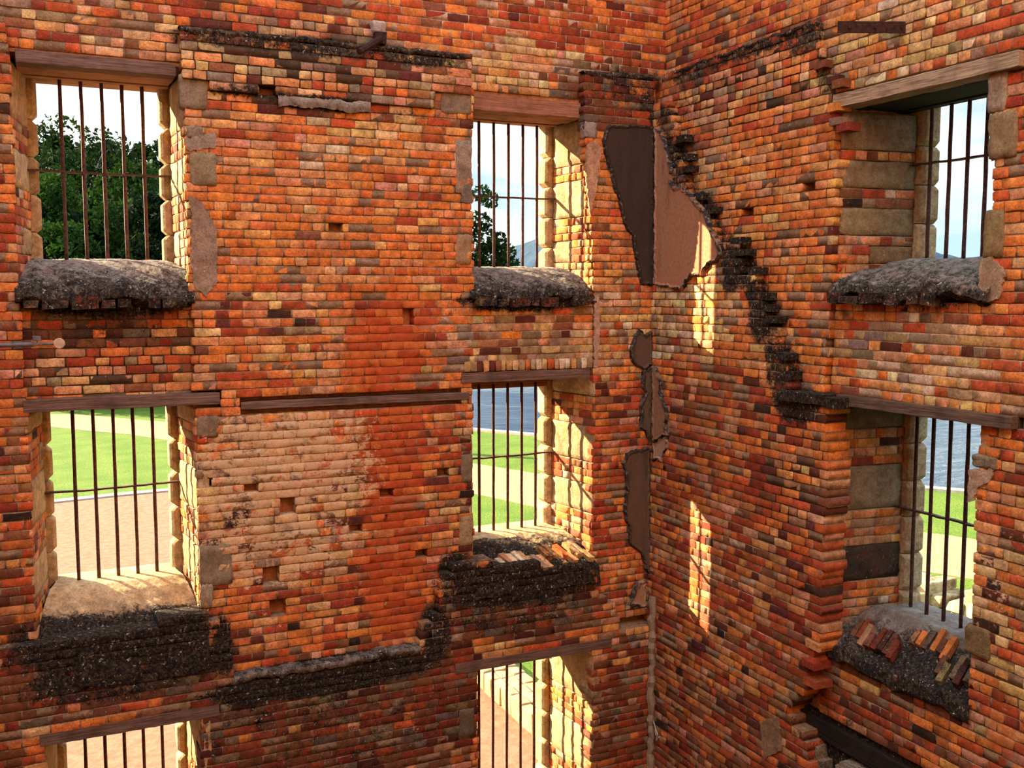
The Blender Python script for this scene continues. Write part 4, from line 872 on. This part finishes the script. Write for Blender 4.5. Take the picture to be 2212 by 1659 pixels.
def tree(x, y, h, rad, label, mat, nl=9000, lf=.34, seed=1, crown0=.25, blobs=26, zb=GZ, cat='tree', extra=None):
    r = np.random.default_rng(seed); o = empty('gum_tree', (x, y, zb), label, cat, 'trees beyond the windows')
    m = MB(); pts = [(x+math.sin(i)*.02*h*i/6, y, zb+h*.86*i/6) for i in range(7)]; m.tube(pts, [h*.022*(1-.13*i) for i in range(7)], 8)
    cs = []
    for i in range(blobs):
        u = r.uniform(crown0, 1); prof = math.sin(math.pi*min(1, max(.08, (u-crown0+.12)/(1.14-crown0))))**.7
        a = r.uniform(0, 2*math.pi); d = rad*prof*math.sqrt(r.uniform(0, 1))*.8
        cs.append((x+math.cos(a)*d, y+math.sin(a)*d, zb+h*u-rad*.12, rad*r.uniform(.22, .42)*(.6+.5*prof)))
    if extra: cs = cs+extra
    for c in cs[::2]:
        m.tube([(x, y, max(zb+h*.1, c[2]-rad*.5)), ((x+c[0])/2, (y+c[1])/2, c[2]-rad*.22), c[:3]], [h*.006, h*.004, h*.0015], 5)
    m.build('trunk', M_BARK, o, smooth=True)
    w = np.array([c[3]**2 for c in cs]); w /= w.sum(); idx = r.choice(len(cs), nl, p=w); cc = np.array(cs)[idx]
    dv = r.normal(size=(nl, 3)); dv /= np.linalg.norm(dv, axis=1)[:, None]; rr = cc[:, 3:4]*r.uniform(.55, 1.05, (nl, 1))**.6; dv[:, 2] *= .8
    P = cc[:, :3]+dv*rr
    a = r.normal(size=(nl, 3)); a /= np.linalg.norm(a, axis=1)[:, None]; b = np.cross(a, r.normal(size=(nl, 3))); b /= np.linalg.norm(b, axis=1)[:, None]
    s = lf*r.uniform(.5, 1.3, (nl, 1)); V = np.stack([P-a*s, P+b*s*.45, P+a*s, P-b*s*.45], 1).reshape(-1, 3)
    me = bpy.data.meshes.new('foliage'); V -= np.array([x, y, zb]); me.from_pydata(V.tolist(), [], [(4*i, 4*i+1, 4*i+2, 4*i+3) for i in range(nl)]); me.materials.append(mat)
    f = bpy.data.objects.new('foliage', me); C.objects.link(f); f.parent = o; return o
def at(px_, Y): r = ray(px_, 600); return r[0]/r[1]*Y
# forest seen through the top-left window: skyline heights as elevation slopes
def th(py, px_, Y): r = ray(px_, py); return r[2]/r[1]*Y-GZ
FT = [(100, 268, 98, 5.5, M_L3, 'blackish-green tree at the left end of the forest skyline'), (138, 292, 92, 3.6, M_L3, 'dark tree just right of the first bar, behind the light-topped one'), (200, 262, 84, 6.5, M_L1, 'tallest rounded gum tree in the middle of the forest'),
      (246, 300, 96, 3.6, M_L3, 'dark tree leaning out on the right of the tallest gum'), (283, 330, 100, 4.2, M_L3, 'small dark crown in the dip of the forest skyline'), (328, 298, 94, 3.2, M_L1, 'slim tree at the right end of the forest skyline'),
      (372, 290, 92, 4.4, M_L1, 'tree half hidden by the right jamb of the top-left window'), (110, 375, 72, 4.2, M_L2, 'low bright green tree at the left side of the forest'), (290, 355, 78, 4.6, M_L2, 'sunlit green crown below the dip in the skyline'),
      (275, 430, 69, 4.6, M_L2, 'nearest pale green sapling standing before the dark forest'), (128, 470, 68, 4.2, M_L2, 'low bushy tree near the lower left of the forest'), (345, 420, 66, 4., M_L3, 'dark shrubby tree low at the right of the forest'),
      (205, 470, 70, 5, M_L3, 'dark low tree in front of the tallest gum')]
for i, (a, b, Y, rd, mt, lb) in enumerate(FT):
    tree(at(a, Y), Y, th(b, a, Y)*(1.035 if 'tallest rounded' in lb else 1), rd, lb, mt, 14000, .25 if mt is not M_L2 else .21, seed=20+i, crown0=.12, blobs=46)
# branchy tree right beside the top middle window
Y = 40; xt = at(985, Y)
ex = [(at(1040, Y), Y, th(418, 1040, Y)+GZ, .45), (at(1048, Y), Y-.5, th(435, 1048, Y)+GZ, .4), (at(1035, Y), Y, th(480, 1035, Y)+GZ, .55), (at(1045, Y), Y, th(520, 1045, Y)+GZ, .7), (at(1075, Y), Y, th(520, 1075, Y)+GZ, .45), (at(1090, Y), Y, th(545, 1090, Y)+GZ, .5), (at(1060, Y), Y, th(555, 1060, Y)+GZ, .8),
      (at(1100, Y), Y, th(575, 1100, Y)+GZ, .5), (at(1120, Y), Y+.5, th(590, 1120, Y)+GZ, .4), (at(1040, Y), Y, th(570, 1040, Y)+GZ, .8)]
tree(xt, Y, th(400, 1000, Y), 1.6, 'leafy branches spreading across the lower left of the top middle window', M_L1, 5200, .13, seed=77, crown0=.45, blobs=16, extra=ex)

# low stone wall outside the bottom middle window
M_STW = simple('sunlit_rubble_stone', (.26, .19, .085), (.42, .33, .17), 5, 6, .8, .03)
Wl = [(6.95, 17.6), (6.98, 16.2), (7.04, 14.9), (7.1, 13.4), (7.15, 11.5)]
o = empty('stone_wall', (7.0, 15, GZ), 'low pale stone wall running beside the gravel outside the bottom middle window', 'wall')
r2 = random.Random(4); m = MB(); m.box(None, 6.82, 7.42, 11.4, 17.9, GZ, GZ+.28, (0, 0, 0)); m.build('core', M_STW, o)
m = MB(); yy = 11.4
while yy < 17.9:
    st_ = r2.uniform(.28, .5)
    for xx, ww in ((6.78, .2), (6.99, .23), (7.23, .22)):
        m.box(None, xx, xx+ww-.012, yy+r2.uniform(-.02, .02), yy+st_-.015, GZ, GZ+.36+r2.uniform(-.02, .02), (0, 0, 0), j=.015)
    yy += st_
tag(m.build('coping_stone', M_STW, o, bevel=.02))
# ruined masonry outside the lower right window
M_RUB = simple('ruin_rubble', (.14, .10, .04), (.46, .37, .20), 3, 7, .9, .05, contrast=(.35, .62))
gx = lambda a, b, z: (lambda r: (r*z/r[2]))(ray(a, b))
o = empty('ruined_wall', tuple(gx(2020, 1300, GZ)), 'broken stump of sunlit masonry outside the lower window of the right-hand wall', 'ruin')
base = gx(2020, 1240, -5.0); m = MB(); r3 = random.Random(9)
for lev in range(9):
    for i in range(9):
        zt = -5.2-lev*.22; c0 = base+np.array([.0, 0, 0]); xx = c0[0]-.4+i*.30*.35+r3.uniform(-.1, .1); yv = c0[1]+.9-i*.30*.94+r3.uniform(-.05, .05)
        if lev == 0 and i in (4, 5): continue
        m.box(None, xx-.30, xx+.42, yv-.15, yv+.14, zt-.1, zt+.11, (0, 0, 0), j=.04)
m.build('masonry', M_RUB, o, bevel=.03)

# ------------------------------------------------------------------ light
K = np.array([.91, -1, -.60]); K /= np.linalg.norm(K)
sun = bpy.data.lights.new('sun', 'SUN'); sun.energy = 19; sun.angle = math.radians(.6); sun.color = (1, .80, .52)
so = bpy.data.objects.new('sun', sun); C.objects.link(so); so.rotation_euler = Vector(K).to_track_quat('-Z', 'Y').to_euler(); so.location = (-20, 30, 20)
W = bpy.data.worlds.new('sky'); S.world = W; W.use_nodes = True; t = W.node_tree; t.nodes.clear(); g = G(t)
out = g.n('ShaderNodeOutputWorld'); bg = g.n('ShaderNodeBackground'); g.L(bg.outputs[0], out.inputs[0])
D = g.n('ShaderNodeTexCoord').outputs['Generated']; sx = g.n('ShaderNodeSeparateXYZ'); g.L(D, sx.inputs[0])
dot = g.n('ShaderNodeVectorMath', operation='DOT_PRODUCT'); g.L(D, dot.inputs[0]); dot.inputs[1].default_value = tuple(-K)
blue = g.mix(g.ramp(sx.outputs[2], 0, .35), (.50, .70, .93), (.28, .48, .85))
cl = g.ramp(g.noise(g.mapv(D, (1.5, 1.5, 6)), 2.2, 7, .6, .3), .38, .62)
col = g.mix(g.math('MULTIPLY', cl, .85), blue, (.96, .98, 1.0))
col = g.mix(g.ramp(dot.outputs['Value'], .55, .90), col, (1.5, 1.45, 1.35))
g.L(col, bg.inputs[0])
g.L(g.ramp(sx.outputs[2], .25, .8, .98, 2.6), bg.inputs[1])

S.view_settings.view_transform = 'Standard'; S.view_settings.look = 'None'; S.view_settings.exposure = 0.5; S.view_settings.gamma = 1; S.view_settings.use_curve_mapping = False
